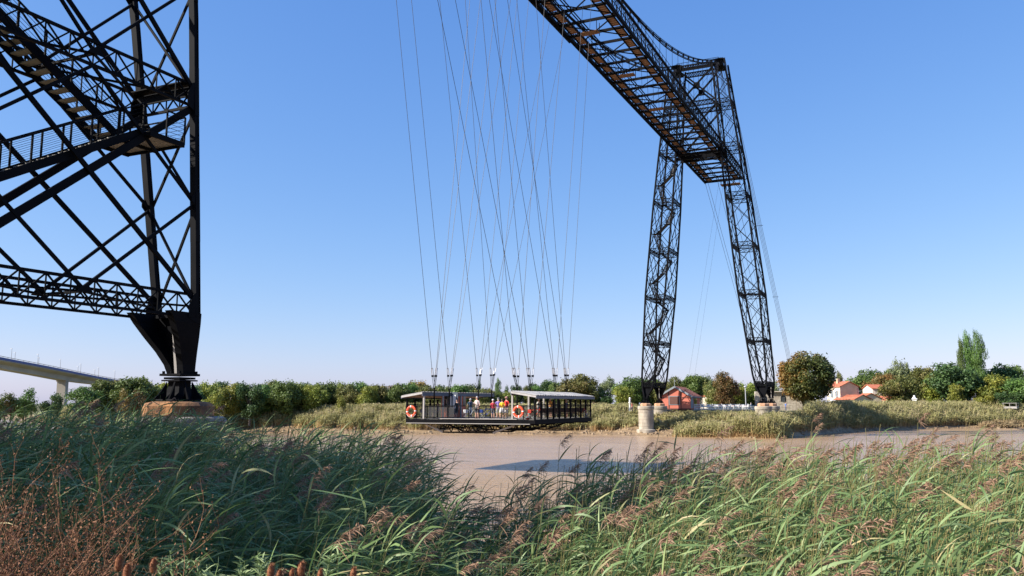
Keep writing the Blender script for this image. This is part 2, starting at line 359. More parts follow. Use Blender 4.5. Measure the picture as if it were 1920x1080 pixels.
        for ax in (-.38, 0, .38):
            for ay in (-.38, .38): sh.lathe([(.05, 0), (.05, .13)], (fx + ax, fy - f * .08 + ay, 1.0 + EYE), 6)
        prof = [(.66, .10), (.64, .15), (.50, .22), (.38, .38), (.32, .58), (.33, .78)]
        sh.lathe([(r * 1.15, z) for r, z in prof], (fx, fy - f * .08, EYE), 4, a0=math.pi / 4)
        for k in range(8):
            a = k * math.pi / 4 + .39; c = Vector((fx + .45 * math.cos(a), fy - f * .08 + .45 * math.sin(a), EYE)); e = Vector((math.cos(a), math.sin(a), 0))
            sh.prism([c + Vector((0, 0, .15)), c + e * .42 + Vector((0, 0, .15)), c + e * .2 + Vector((0, 0, .42)), c + Vector((0, 0, .75))], (-e.y * .05, e.x * .05, 0))
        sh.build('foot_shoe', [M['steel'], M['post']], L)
        # stone pier under the foot, a thing of its own
        pr = empty('stone_pier', (fx, fy - f * .08, 0))
        gz = min(float(ground_z(fx, fy)), 0.4) - 1.5; R1 = 1.22 if near else 1.0; R2 = 1.66 if near else 1.5
        a = MB(); a.lathe([(R1 * .98, -.46), (R1, -.44), (R1, -.08), (R1 * .90, .02), (R1 * .70, .07), (R1 * .2, .09)], (0, 0, EYE), 8, a0=math.pi / 8 + (.25 if near else 0)); a.build('pedestal_block', M['orange_stone'] if near else M['brick_stone'], pr)
        b = MB(); b.lathe([(R2 * .86, -1.15), (R2 * .96, -1.08), (R2, -.95), (R2, -.62), (R2 * .97, -.50), (R2 * .9, -.45), (R2 * .3, -.44)], (0, 0, EYE), 36); b.build('capstone', M['ledge'] if near else M['stone'], pr, smooth=False)
        zb = gz - EYE
        c = MB(); c.lathe([(R2 * .90, zb), (R2 * .90, -1.16), (R2 * .5, -1.15)], (0, 0, EYE), 36)
        for zr in np.arange(-4.1, -1.3, .62): c.lathe([(R2 * .925, zr), (R2 * .925, zr + .575)], (0, 0, EYE), 36)
        c.lathe([(R2 * 1.2, zb), (R2 * 1.2, -4.72), (R2 * 1.1, -4.62), (R2 * .8, -4.6)], (0, 0, EYE), 36)
        c.build('shaft', M['stone'], pr)
        where = {(True, 1, 1): 'big stone pier with orange top block under the nearest pylon foot, behind dark reeds', (True, 1, -1): 'stone pier under the landward foot of the near right pylon leg',
                 (True, -1, 1): 'stone pier under the riverside foot of the near left pylon leg', (True, -1, -1): 'stone pier under the landward foot of the near left pylon leg',
                 (False, -1, -1): 'tall round stone pier on the mud, under the staircase leg of the far pylon', (False, -1, 1): 'round stone pier set in grass beside the red hut, behind the tall one',
                 (False, 1, -1): 'round stone pier rising from tussocks at the right end of the white fence', (False, 1, 1): 'low round stone pier just behind the right leg, facing the pale ruin wall'}[(near, leg, f if near else f)]
        tag(pr, where, 'bridge pier', 'round stone piers carrying the pylon feet')
    return L
def stair_flight(st, a, b, wid, n, board=True, rail=True, near=True):
    """a,b: foot and head of the centre line; st=(steel MB, tread MB)"""
    a, b = Vector(a), Vector(b); d = b - a; h = Vector((d.x, d.y, 0)).normalized(); sd = Vector((-h.y, h.x, 0)) * wid / 2
    S, T = st
    for s in (1, -1):
        S.bar(a + sd * s, b + sd * s, .06 if near else .1, .26 if near else .3)
        if rail:
            up = Vector((0, 0, 1.0)); S.bar(a + sd * s + up, b + sd * s + up, .05 if near else .08)
            k = max(2, int(d.length / 1.1))
            for i in range(k + 1): p = a.lerp(b, i / k) + sd * s; S.bar(p, p + up, .05 if near else .07)
            if near:
                for j in range(1, 7): S.bar(a + sd * s + up * j / 7, b + sd * s + up * j / 7, .012)
    for i in range(n):
        p = a.lerp(b, (i + .5) / n); T.box(p, (wid * .96, .30, .045), math.atan2(h.y, h.x) - math.pi / 2)
def landing(st, c, dx, dy, near=True):
    S, T = st; c = Vector(c)
    for i in range(int(dx / .2)): T.box(c + Vector((-dx / 2 + .1 + i * .2, 0, .06)), (.16, dy, .04))
    for s in (1, -1):
        S.bar(c + Vector((-dx / 2, s * dy / 2, 0)), c + Vector((dx / 2, s * dy / 2, 0)), .06, .13); S.bar(c + Vector((s * dx / 2, -dy / 2, 0)), c + Vector((s * dx / 2, dy / 2, 0)), .07, .18)
    S.bar(c + Vector((0, -dy / 2, -.06)), c + Vector((0, dy / 2, -.06)), .06, .12)
    up = Vector((0, 0, 1.0)); cor = [Vector((-dx / 2, dy / 2, 0)), Vector((dx / 2, dy / 2, 0)), Vector((dx / 2, dy / 2 - .8, 0))]
    for p in cor: S.bar(c + p, c + p + up, .05)
    for i in range(2):
        S.bar(c + cor[i] + up, c + cor[i + 1] + up, .045)
        for j in range(1, 7): S.bar(c + cor[i] + up * j / 7, c + cor[i + 1] + up * j / 7, .012)

bridge = empty('transporter_bridge', (BX, (YN + YF) / 2, 0))
tag(bridge, 'black iron lattice transporter bridge on tall pylons, high deck crossing the muddy river', 'bridge')
bridge_children_start = set(o.name for o in COL.objects)
LN = {}
for near, yc in ((True, YN), (False, YF)):
    for leg in (1, -1): LN[(near, leg)] = make_leg(bridge, yc, leg, near)
# staircase in the near right leg: switchback along the bridge axis
S, T = MB(), MB()
zz = 9.05; lowz = 3.6
ytop, ybot = 20.6, 15.4
for k, (z0, z1, up_dir) in enumerate([(3.5, 6.3, 1), (6.35, 9.1, 1), (9.1, 11.85, -1)]):
    if k == 0: continue
    xx = -23.45 if k % 2 else -24.75
    if k == 0: a, b = (-24.75, 20.2, 3.5), (-24.75, 15.4, 6.3)
    elif k == 1: a, b = (-23.55, 15.2, 6.3), (-23.55, 20.1, 9.1)
    elif k == 2: a, b = (-24.8, 20.2, 9.1), (-24.8, 15.3, 11.85)
    else:
        xx = -24.0 if k % 2 else -25.1
        a, b = ((xx, 15.4, z0), (xx, 20.0, z1)) if k % 2 else ((xx, 20.0, z0), (xx, 15.4, z1))
    stair_flight((S, T), Vector(a) + Vector((0, 0, EYE)), Vector(b) + Vector((0, 0, EYE)), .95, 14)
landing((S, T), (-24.1, 20.85, 9.0 + EYE), 2.7, 1.5)
landing((S, T), (-24.4, 14.7, 11.8 + EYE), 2.4, 1.3); landing((S, T), (-24.2, 14.6, 6.25 + EYE), 2.4, 1.2)
sc_ = S.build('staircase', M['steel'], LN[(True, 1)]); 
_t = T; T.build('stair_boards', M['tread'], LN[(True, 1)])
# spiral of flights in the far left leg
S, T = MB(), MB(); z = 3.5; k = 0
while z < 46:
    cx = BX - (W0 + KW * z); sy = min(2.4, S0 + KS * z - 1.3); cor = [(-.95, -sy), (.95, -sy), (.95, sy), (-.95, sy)]
    p, q = cor[k % 4], cor[(k + 1) % 4]; rise = 1.7 if k % 2 == 0 else 3.0
    stair_flight((S, T), (cx + p[0], YF + p[1], z + EYE), (cx + q[0], YF + q[1], z + rise + EYE), .8, int(rise / .2), near=False)
    S.box((cx + q[0], YF + q[1], z + rise + EYE), (1.0, 1.0, .12))
    z += rise; k += 1
S.build('staircase', M['steel'], LN[(False, -1)]); T.build('stair_boards', M['tread'], LN[(False, -1)])
# portals: ties and crosses between the two legs above the deck, saddles and the top walkway
for near, yc in ((True, YN), (False, YF)):
    p = MB(); P = lambda l, f, s, z: leg_pt(yc, l, f, s, z)
    for f in (1, -1):
        for z in (63.6, 56.2): truss(p, P(-1, f, 1, z + .4), P(1, f, -1, z + .4), .9, 12, .2, .1)
        for z0, z1 in ((56.5, 63.0), (47.8, 55.6)):
            p.bar(P(-1, f, 1, z0), P(1, f, -1, z1), .34, .28); p.bar(P(1, f, -1, z0) + Vector((0, .3, 0)), P(-1, f, 1, z1) + Vector((0, .3, 0)), .34, .28)
        c = (P(-1, f, 1, 59.8) + P(1, f, -1, 59.8)) / 2; p.box(c + Vector((0, .15, 0)), (1.1, .5, 1.1))
    p.box((BX, yc, DECK - .5), (9.4, .5, .6)); p.box((BX, yc + 2.4, DECK - .45), (9, .3, .45)); p.box((BX, yc - 2.4, DECK - .45), (9, .3, .45))
    po = p.build('portal_frame', M['steel'], bridge)
    wk = MB(); wk.box((BX, yc, 64.1 + EYE), (8.2, 1.3, .12))
    for s in (1, -1):
        for j in range(9): wk.bar((BX - 4 + j, yc + s * .65, 64.1 + EYE), (BX - 4 + j, yc + s * .65, 65.2 + EYE), .07)
        for zz in (64.65, 65.2): wk.bar((BX - 4, yc + s * .65, zz + EYE), (BX + 4, yc + s * .65, zz + EYE), .07)
    wk.build('top_walkway', M['steel'], po)
    for l in (1, -1):
        s_ = MB(); cx = BX + l * (W0 + KW * 64.5); z0 = 63.3 + EYE
        s_.box((cx, yc, z0), (1.8, 3.2, .3)); s_.box((cx, yc, z0 + .75), (1.2, 1.6, 1.1)); s_.box((cx, yc, z0 + 1.45), (1.6, 2.0, .25))
        for e in (-.5, 0, .5): s_.lathe([(.55, -.08), (.62, 0), (.55, .08)], (cx + e, yc, z0 + 1.3), 14)
        s_.build('cable_saddle', M['steel'], po)
# the high deck
D0, D1 = -3.5, 179.5
g = MB(); n = int((D1 - D0) / 3.5); sp = (D1 - D0) / n; GH = 2.1; HW = 3.85
dk = MB(); fw = MB()
for s in (1, -1):
    x = BX + s * HW; g1 = MB()
    g1.bar((x, D0, DECK), (x, D1, DECK), .34, .42); g1.bar((x, D0, DECK + GH), (x, D1, DECK + GH), .28, .24); g1.bar((x, D0, DECK + GH * .5), (x, D1, DECK + GH * .5), .06, .08)
    g1.bar((x, D0, DECK + GH + .9), (x, D1, DECK + GH + .9), .05)
    for i in range(2 * n):
        y0, y1 = D0 + i * sp / 2, D0 + (i + 1) * sp / 2
        g1.bar((x, y0, DECK), (x, y1, DECK + GH), .05, .14, up=(0, 0, 1)); g1.bar((x + .06, y0, DECK + GH), (x + .06, y1, DECK), .05, .14)
        g1.bar((x, y0, DECK), (x, y0, DECK + GH), .12, .1, up=(0, 1, 0)); g1.bar((x, y0, DECK + GH), (x, y0, DECK + GH + .9), .05)
    g1.build('side_girder', M['steel'], bridge)
    for a in (.55, 1.6): fw.bar((BX + s * (HW - a), D0, DECK + .02), (BX + s * (HW - a), D1, DECK + .02), .09, .22, mi=1)
    for i in range(n * 6):
        if i % 6 == 0: continue
        y = D0 + i * sp / 6; fw.box((BX + s * (HW - 1.08), y, DECK + .16), (1.05, sp / 6 - .05, .06))
    # rail under the girder on which the trolley runs
    dk.bar((x + .0, D0, DECK - .36), (x, D1, DECK - .36), .12, .14)
for i in range(n + 1):
    y = D0 + i * sp; dk.bar((BX - HW, y, DECK - .02), (BX + HW, y, DECK - .02), .16, .36)
for i in range(0, n - 1, 2):
    y0, y1 = D0 + i * sp, D0 + (i + 2) * sp
    dk.bar((BX - HW, y0, DECK + .1), (BX + HW, y1, DECK + .1), .15, .1); dk.bar((BX + HW, y0, DECK + .22), (BX - HW, y1, DECK + .22), .15, .1)
for x in (BX - 1.0, BX - 1.35): dk.bar((x, D0, DECK + .42), (x, D1, DECK + .42), .1, .12)
sp_ = dk.build('deck_frame', M['steel'], bridge); fw.build('footway_planks', [M['wood'], M['steel']], sp_)
# inspection platforms slung under the deck
for y, x, l in ((97, BX - .4, 1.6), (112.5, BX - .4, 1.6), (128, BX - .4, 1.6), (178.3, BX + 1.6, 2.8)):
    ip = MB()
    for j in range(6): ip.box((x, y - .5 + j * .2 * l / 1.6, DECK - .75 - (.5 if l > 2 else 0)), (2.3 * l / 1.6, .17 * l / 1.6, .07))
    for a in (-1, 1):
        for b in (-1, 1): ip.bar((x + a * 1.1 * l / 1.6, y + b * .55, DECK - 1.1), (x + a * 1.1 * l / 1.6, y + b * .55, DECK + .6), .07, mi=1)
    ip.build('inspection_platform', [M['wood'], M['steel']], sp_)
# end frame
ef = MB()
for y in (D0, D1): ef = MB(); ef.bar((BX - HW, y, DECK + .1), (BX + HW, y, DECK + .1), .3, .5); ef.build('end_beam', M['steel'], sp_)
# main cables, hangers, stays, backstays
ZC = ZT + .9 + EYE; YM = (YN + YF) / 2; half = (YF - YN) / 2; LOW = DECK + GH + .4
def zc(y): return LOW + (ZC - LOW) * ((y - YM) / half) ** 2
for s in (1, -1):
    x0 = BX + s * HW; xt = BX + s * (W0 + KW * 64.5)
    xc = lambda y: x0 + (xt - x0) * ((y - YM) / half) ** 2
    for dz in (0, -.55):
        c = MB(); ys = np.linspace(YN, YF, 57)
        c.tube([(xc(y), y, zc(y) + dz * min(1, (zc(y) - LOW) / 3)) for y in ys], .085, 6)
        for k in (-1, 1): c.tube([(xc(y) + .14 * k, y, zc(y) + .1 + dz * min(1, (zc(y) - LOW) / 3)) for y in ys], .05, 5)
        c.build('main_cable', M['steel'], bridge)
    for i in range(int((YF - YN) / sp)):
        y = YN + (i + .5) * sp
        if zc(y) > DECK + GH + .6:
            h = MB(); h.tube([(xc(y), y, zc(y)), (x0, y, DECK + GH)], .028, 4, cap=False)
            h.box((xc(y), y, zc(y) - .15), (.26, .2, .5)); h.build('hanger_rod', M['steel'], bridge)
    for yc, sg in ((YN, 1), (YF, -1)):
        for k in list(range(1, 8)) + list(range(-6, 0)): st = MB(); st.tube([(xt, yc, ZC - .3), (x0, yc + sg * k * sp * .98, DECK + GH)], .028, 4, cap=False); st.build('stay_cable', M['cable'], bridge)
def px_end(px, y, Y):
    f = Vector((-math.sin(YAW) * math.cos(TILT), math.cos(YAW) * math.cos(TILT), math.sin(TILT))); r = Vector((math.cos(YAW), math.sin(YAW), 0)); u = r.cross(f)
    v = f + r * ((px - 960) / FPX) - u * ((y - 540) / FPX); t = Y / v.y
    return Vector((v.x * t, Y, EYE + v.z * t))
bs = MB(); spx = MB()
YA = 246.0
def stay(a, b): bs.tube([a, b], .035, 4, cap=False)
tl = Vector((BX + HW, D1 - .5, DECK)); ends = []
for j in range(4):   # cables from the saddles over the deck end down to the anchorages on the far bank
    a = Vector((BX + 4.3 + j * .25, YF, ZC)); b = px_end(1480 + j * 2.2, 690, YA); stay(a, b); ends.append((a, b))
for j in range(2): a = Vector((BX - HW + j * .6, D1, DECK - .3)); b = px_end(1431 + j * 4, 735, YA); stay(a, b)
for j in range(4): a = Vector((BX - 1.2 + j * 1.1, D1, DECK - .3)); b = px_end(1446 + j * 6, 735, YA); stay(a, b)
for j in range(2): a = Vector((BX - 4.3, YF, ZC)); 
for j in range(2): a = Vector((BX - 1 + j * 1.0, D1, DECK - .3)); b = px_end(1287 + j * 11, 735, YA); bs.tube([a, b], .016, 4, cap=False)
for t in (.45, .7):
    spx.bar(ends[0][0].lerp(ends[0][1], t) - Vector((.3, 0, 0)), ends[3][0].lerp(ends[3][1], t) + Vector((.3, 0, 0)), .08)
bs.build('anchor_cables', M['cable'], bridge); spx.build('cable_spacer', M['steel'], bridge)
bpy.context.view_layer.update()
for o in list(COL.objects):           # children were written in world coordinates
    if o.parent == bridge: o.location = -Vector(bridge.location)

# ------------------------------------------------------------------ suspended ferry gondola
GX, GY0, GY1 = BX, 64.3, 77.6; GW = 6.05; GF = EYE - 1.28      # centre, ends, half width, floor level
M['fascia'] = mat('blue grey paint and fascia shade', (.07, .085, .115), rough=.5, spec=.4)  # dark blue holds the shadow on the side fascias; also colours frames
M['roof'] = mat('grey corrugated roof', (.30, .29, .28), (.42, .40, .38), rough=.6, scale=3)
M['mesh'] = bpy.data.materials.new('perforated guard'); _m = M['mesh']; _m.use_nodes = True
_t = _m.node_tree; _b = _t.nodes['Principled BSDF']; _b.inputs['Base Color'].default_value = (.02, .02, .022, 1); _b.inputs['Roughness'].default_value = .6
_tr = _t.nodes.new('ShaderNodeBsdfTransparent'); _mx = _t.nodes.new('ShaderNodeMixShader'); _mx.inputs[0].default_value = .62
_t.links.new(_tr.outputs[0], _mx.inputs[1]); _t.links.new(_b.outputs[0], _mx.inputs[2]); _t.links.new(_mx.outputs[0], _t.nodes['Material Output'].inputs[0])
M['soffit'] = mat('warm soffit boards', (.30, .20, .14), rough=.8)
gon = empty('suspended_ferry', (GX, (GY0 + GY1) / 2, 0))
tag(gon, 'black suspended ferry platform hanging on long cables over the river, carrying passengers', 'ferry')
gparts = []
def gp(mb, name, m, parent=None, smooth=False):
    o = mb.build(name, m, parent or gon, smooth); 
    if parent is None: o.location = -Vector(gon.location)
    return o
f = MB(); f.box((GX, (GY0 + GY1) / 2, GF - .03), (2 * GW - .2, GY1 - GY0 - .2, .05), mi=0)
for s in (1, -1):
    f.box((GX + s * GW, (GY0 + GY1) / 2, GF - .2), (.14, GY1 - GY0 + .1, .36), mi=1)
for y in (GY0, GY1): f.box((GX, y, GF - .2), (2 * GW + .1, .14, .30), mi=1)
f.box((GX - .2, GY0 - .09, GF - .38), (2 * GW - .4, .06, .05), mi=2)
f.box((GX + .9, GY0 - .06, GF + .01), (7.2, .18, .05), mi=2)
deck_ = gp(f, 'floor', [M['tread'], M['steel'], M['post']])
u = MB()     # underframe: lattice trusses hanging below the floor
for y in (GY0 + .8, GY0 + 4.4, GY0 + 8.8, GY1 - .8):
    zt, zb = GF - .4, GF - 1.15; x0, x1 = GX - 2.9, GX + 1.9
    u.bar((x0, y, zb), (x1, y, zb), .12); u.bar((GX - GW, y, zt), (GX + GW, y, zt), .14, .2)
    u.bar((GX - 4.6, y, zt - .1), (x0, y, zb), .13, mi=1 if y < GY0 + 1 else 0); u.bar((GX + 3.9, y, zt - .1), (x1, y, zb), .13, mi=1 if y < GY0 + 1 else 0)
    n = 12
    for i in range(n):
        a = x0 + (x1 - x0) * i / n; b = x0 + (x1 - x0) * (i + 1) / n
        u.bar((a, y, zb if i % 2 == 0 else zt), (b, y, zt if i % 2 == 0 else zb), .055)
for x in (GX - 4.5, GX - 1.5, GX + 1.5, GX + 4.5): u.bar((x, GY0, GF - .32), (x, GY1, GF - .32), .15, .25)
for s in (1, -1):
    for i in range(10):
        y0 = GY0 + .8 + (GY1 - GY0 - 1.6) * i / 10; y1 = y0 + (GY1 - GY0 - 1.6) / 10; x = GX + s * 3.2
        u.bar((x, y0, GF - .35), (x, y1, GF - .85), .05); u.bar((x, y0, GF - .85), (x, y1, GF - .35), .05)
    u.bar((GX + s * 3.2, GY0 + .8, GF - .85), (GX + s * 3.2, GY1 - .8, GF - .85), .1)
gp(u, 'underframe', [M['steel'], M['post']])
# roofs over the two side galleries
for s, xi, xo, zi, zo, y0, y1, nm in ((-1, GX - 4.35, GX - 6.45, EYE + .98, EYE + .66, GY0 - .3, GY1 + .4, 'l'), (1, GX + 4.05, GX + 6.3, EYE + 1.0, EYE + .64, GY0 - .3, GY1 + .4, 'r')):
    r = MB(); n = 26
    for i in range(n * 2):
        a, b = y0 + (y1 - y0) * i / (2 * n), y0 + (y1 - y0) * (i + 1) / (2 * n); dz = .035 if i % 2 else 0
        r.prism([(xi, a, zi + dz), (xi, b, zi + dz), (xo, b, zo + dz), (xo, a, zo + dz)], (0, 0, .03))
    ro = gp(r, 'roof', M['roof'])
    fz = MB()
    fz.prism([(xi, y0 - .03, zi - .02), (xo, y0 - .03, zo - .02), (xo, y0 - .03, zo - .16), (xi, y0 - .03, zi - .16)], (0, .08, 0), mi=1)  # front edge coloured paler than the sides for the sun on it
    fz.prism([(xi, y1, zi - .02), (xo, y1, zo - .02), (xo, y1, zo - .2), (xi, y1, zi - .2)], (0, .06, 0))
    fz.box((xi, (y0 + y1) / 2, zi - .17), (.09, y1 - y0, .28)); fz.box((xo, (y0 + y1) / 2, zo - .13), (.09, y1 - y0, .21))
    fo = fz.build('fascia', [M['fascia'], M['roof']], ro)
    so_ = MB(); so_.prism([(xi - s * -.1, y0 + .1, zi - .12), (xi - s * -.1, y1 - .1, zi - .12), (xo - s * .1, y1 - .1, zo - .12), (xo - s * .1, y0 + .1, zo - .12)], (0, 0, .03)); so_.build('soffit', M['soffit'], ro)
    # posts
    for x, zt in ((xi, zi), (GX + s * GW, zo)):
        for k in range(5 if x == xi else 11):
            y = GY0 + (GY1 - GY0) * k / (4 if x == xi else 10)
            p = MB(); light = (x == xi and k in (0, 1, 2))
            p.box((x, y, (GF + zt - .3) / 2), (.14 if light else .13, .14, zt - .3 - GF)); o = gp(p, 'post', M['post'] if light else M['steel'])
    # gallery rails along the outer side
    rl = MB(); x = GX + s * GW
    for k in range(9): rl.bar((x, GY0, GF + .14 + k * .125), (x, GY1, GF + .14 + k * .125), .035)
    rl.bar((x, GY0, GF + 1.22), (x, GY1, GF + 1.22), .07); rl.bar((x, GY0, GF + 1.75), (x, GY1, GF + 1.75), .03)
    for k in range(60): rl.bar((x, GY0 + k * .222, GF), (x, GY0 + k * .222, GF + 1.2), .02)
    gp(rl, 'side_railing', M['steel'])
for y in (GY0, GY1):
    gr = MB()
    gr.bar((GX - GW, y, GF + 1.08), (GX + GW, y, GF + 1.08), .07); gr.bar((GX - GW, y, GF + .12), (GX + GW, y, GF + .12), .05)
    for k in range(13): x = GX - GW + k * 2 * GW / 12; gr.bar((x, y, GF), (x, y, GF + 1.1), .05)
    for k in range(6): gr.bar((GX - GW, y, GF + .22 + k * .15), (GX - GW + 1.4, y, GF + .22 + k * .15), .025); gr.bar((GX + 3, y, GF + .22 + k * .15), (GX + GW, y, GF + .22 + k * .15), .02)
    gp(gr, 'end_railing', M['steel'])
gm = MB(); gm.add([(GX - GW + 1.5, GY0 + .03, GF + .1), (GX - 1.4, GY0 + .03, GF + .1), (GX - 1.4, GY0 + .03, GF + 1.05), (GX - GW + 1.5, GY0 + .03, GF + 1.05)], [(0, 1, 2, 3)]); gp(gm, 'mesh_panel', M['mesh']); gm = MB()
gm.add([(GX - 1.4, GY1 - .03, GF + .1), (GX + 3, GY1 - .03, GF + .1), (GX + 3, GY1 - .03, GF + 1.05), (GX - 1.4, GY1 - .03, GF + 1.05)], [(0, 1, 2, 3)])
gp(gm, 'mesh_panel', M['mesh'])
# steersman's cabin in the left gallery
M['cabin_red'] = mat('orange red cabin panels', (.50, .075, .025), (.58, .11, .04), rough=.5, scale=3)
cb = MB(); cx = GX - 4.75
cb.box((cx - .3, 70.9, GF + 1.15), (1.3, 2.4, 2.3), mi=0)
for yy in (70.1, 70.9): pass
cab = gp(cb, 'cabin', [M['cabin_red']])
cw_ = MB()
for yy, ww in ((71.75, .5), (71.1, .0)):
    if ww: cw_.box((cx + .36, yy, GF + 1.5), (.05, ww, .95))
cw_.box((cx - .3, 69.68, GF + 1.45), (.62, .05, 1.1)); cw_.box((cx + .37, 70.3, GF + 1.5), (.05, .42, 1.1)); cw_.build('window', M['glass'], cab)
cp = MB(); cp.box((cx + .5, 69.2, GF + 1.3), (1.1, .06, 2.0)); 
pn = gp(cp, 'white_screen', M['fascia']); cp = MB(); cp.box((cx + .28, 69.14, GF + 1.45), (.3, .04, 1.2)); cp.box((cx + .72, 69.14, GF + 1.45), (.3, .04, 1.2)); cp.build('pane', M['white'], pn)
bn = MB()
for i in range(8): bn.box((GX + 5.55, GY0 + 2.6 + i * 1.35, GF + .42), (.4, 1.1, .06)); bn.box((GX + 5.75, GY0 + 2.6 + i * 1.35, GF + .7), (.05, 1.1, .35))
gp(bn, 'bench', M['wood'])
# hanging cables
def ray_dir(px, y):
    f = Vector((-math.sin(YAW) * math.cos(TILT), math.cos(YAW) * math.cos(TILT), math.sin(TILT))); r = Vector((math.cos(YAW), math.sin(YAW), 0)); u = r.cross(f)
    return f + r * ((px - 960) / FPX) - u * ((y - 540) / FPX)
rows = {-1: [(65.4, [55.3, 72.3, 74.7]), (68.1, [57.9, 78.1, 81.5]), (73.8, [63.2, 82.9, 92.1]), (76.7, [69.2, 85.8, 96.8])],
        1: [(65.4, [61.0 - 17.6, 55.7, 73.5]), (68.1, [46.8, 58.4, 78.8]), (73.8, [54.4, 63.0, 83.6]), (76.7, [59.1, 68.3, 86.0])]}
BOT = {-1: [(222, 247, 251), (315, 342, 347), (488, 512, 519), (571, 591, 600)], 1: [(702, 713, 739), (789, 800, 826), (941, 948, 968), (1010, 1016, 1035)]}
hf = MB()
for s in (-1, 1):
    for ci, (y, tops) in enumerate(rows[s]):
        base = Vector((GX + s * 3.97, y, EYE + 1.35)); hf.bar((base.x, y, GF), base, .1)
        for k, ty in enumerate(tops):
            top = Vector((BX + s * HW, ty, DECK - .7)); rd_ = ray_dir(740 + .3147 * BOT[s][ci][k], 692); tt = base.x / rd_.x; j1 = Vector((base.x, rd_.y * tt, EYE + rd_.z * tt)); d = (top - j1).normalized()
            c = MB(); j0 = j1 - d * .62
            # the split lower rods, the black clamp and the pale tensioner
            off = Vector((0, 0, 0))
            c.tube([j1 + off, top], .020, 5, cap=False)
            ca = gp(c, 'hanging_cable', M['cable'])
            tb = MB(); tb.tube([base + Vector((-.08, 0, 0)), j0 + Vector((-.06, 0, 0)) + off], .018, 4, mi=1); tb.tube([base + Vector((.08, 0, 0)), j0 + Vector((.06, 0, 0)) + off], .018, 4, mi=1)
            tb.box(j0 + off, (.17, .14, .16), mi=1)
            for q in (-.08, .08): tb.tube([j0 + off + Vector((q, 0, .08)), j1 + off + Vector((q * .8, 0, .1))], .035, 6, mi=0)
            tb.build('tensioner', [M['zinc'], M['steel']], ca)
gp(hf, 'hanger_frame', M['steel'])
tr_ = MB()
for s in (-1, 1):
    y0, y1 = (53, 99) if s < 0 else (41, 88); x = BX + s * HW
    tr_.bar((x, y0, DECK - .62), (x, y1, DECK - .62), .16, .12); 
    for k in range(16): tr_.lathe([(.12, -.05), (.12, .05)], (x, y0 + (y1 - y0) * k / 15, DECK - .5), 10)
for y in (55, 65, 75, 85): tr_.bar((BX - HW, y, DECK - .62), (BX + HW, y, DECK - .62), .12)
gp(tr_, 'trolley', M['steel'])

# lifebuoys
M['buoy'] = mat('orange lifebuoy', (.62, .07, .02), rough=.5); M['buoy_w'] = mat('white lifebuoy bands', (.75, .72, .68), rough=.6)
def lifebuoy(px_x, label):
    x = px_x; V = MB(); n, mseg = 32, 10; Rr, rr = .40, .105
    for i in range(n):
        mi = 1 if i % 8 in (0,) else 0
        P = []
        for k in (i, i + 1):
            a = 2 * math.pi * k / n
            for j in range(mseg):
                b = 2 * math.pi * j / mseg; q = Rr + rr * math.cos(b); P.append((q * math.cos(a), rr * .7 * math.sin(b), q * math.sin(a)))
        V.add(P, [(j, (j + 1) % mseg, mseg + (j + 1) % mseg, mseg + j) for j in range(mseg)], mi)
    o = V.build('lifebuoy', [M['buoy'], M['buoy_w']], None, True, (x, GY0 - .2, GF + .62))
    tag(o, label, 'lifebuoy', 'orange lifebuoys on the ferry railing')
    rp = MB(); rp.tube([(.5 * math.cos(a), -.02, .5 * math.sin(a)) for a in np.linspace(math.pi * 1.15, math.pi * 1.85, 12)], .02, 5); rp.build('grab_line', M['white'], o)
lifebuoy(BX + 64.1 * (.5274 - .613), 'orange lifebuoy hung near the corner of the ferry, under the cabin gallery roof')
lifebuoy(BX + 64.1 * (.5274 - .4545), 'orange lifebuoy hung beside the barred passenger gallery of the ferry')

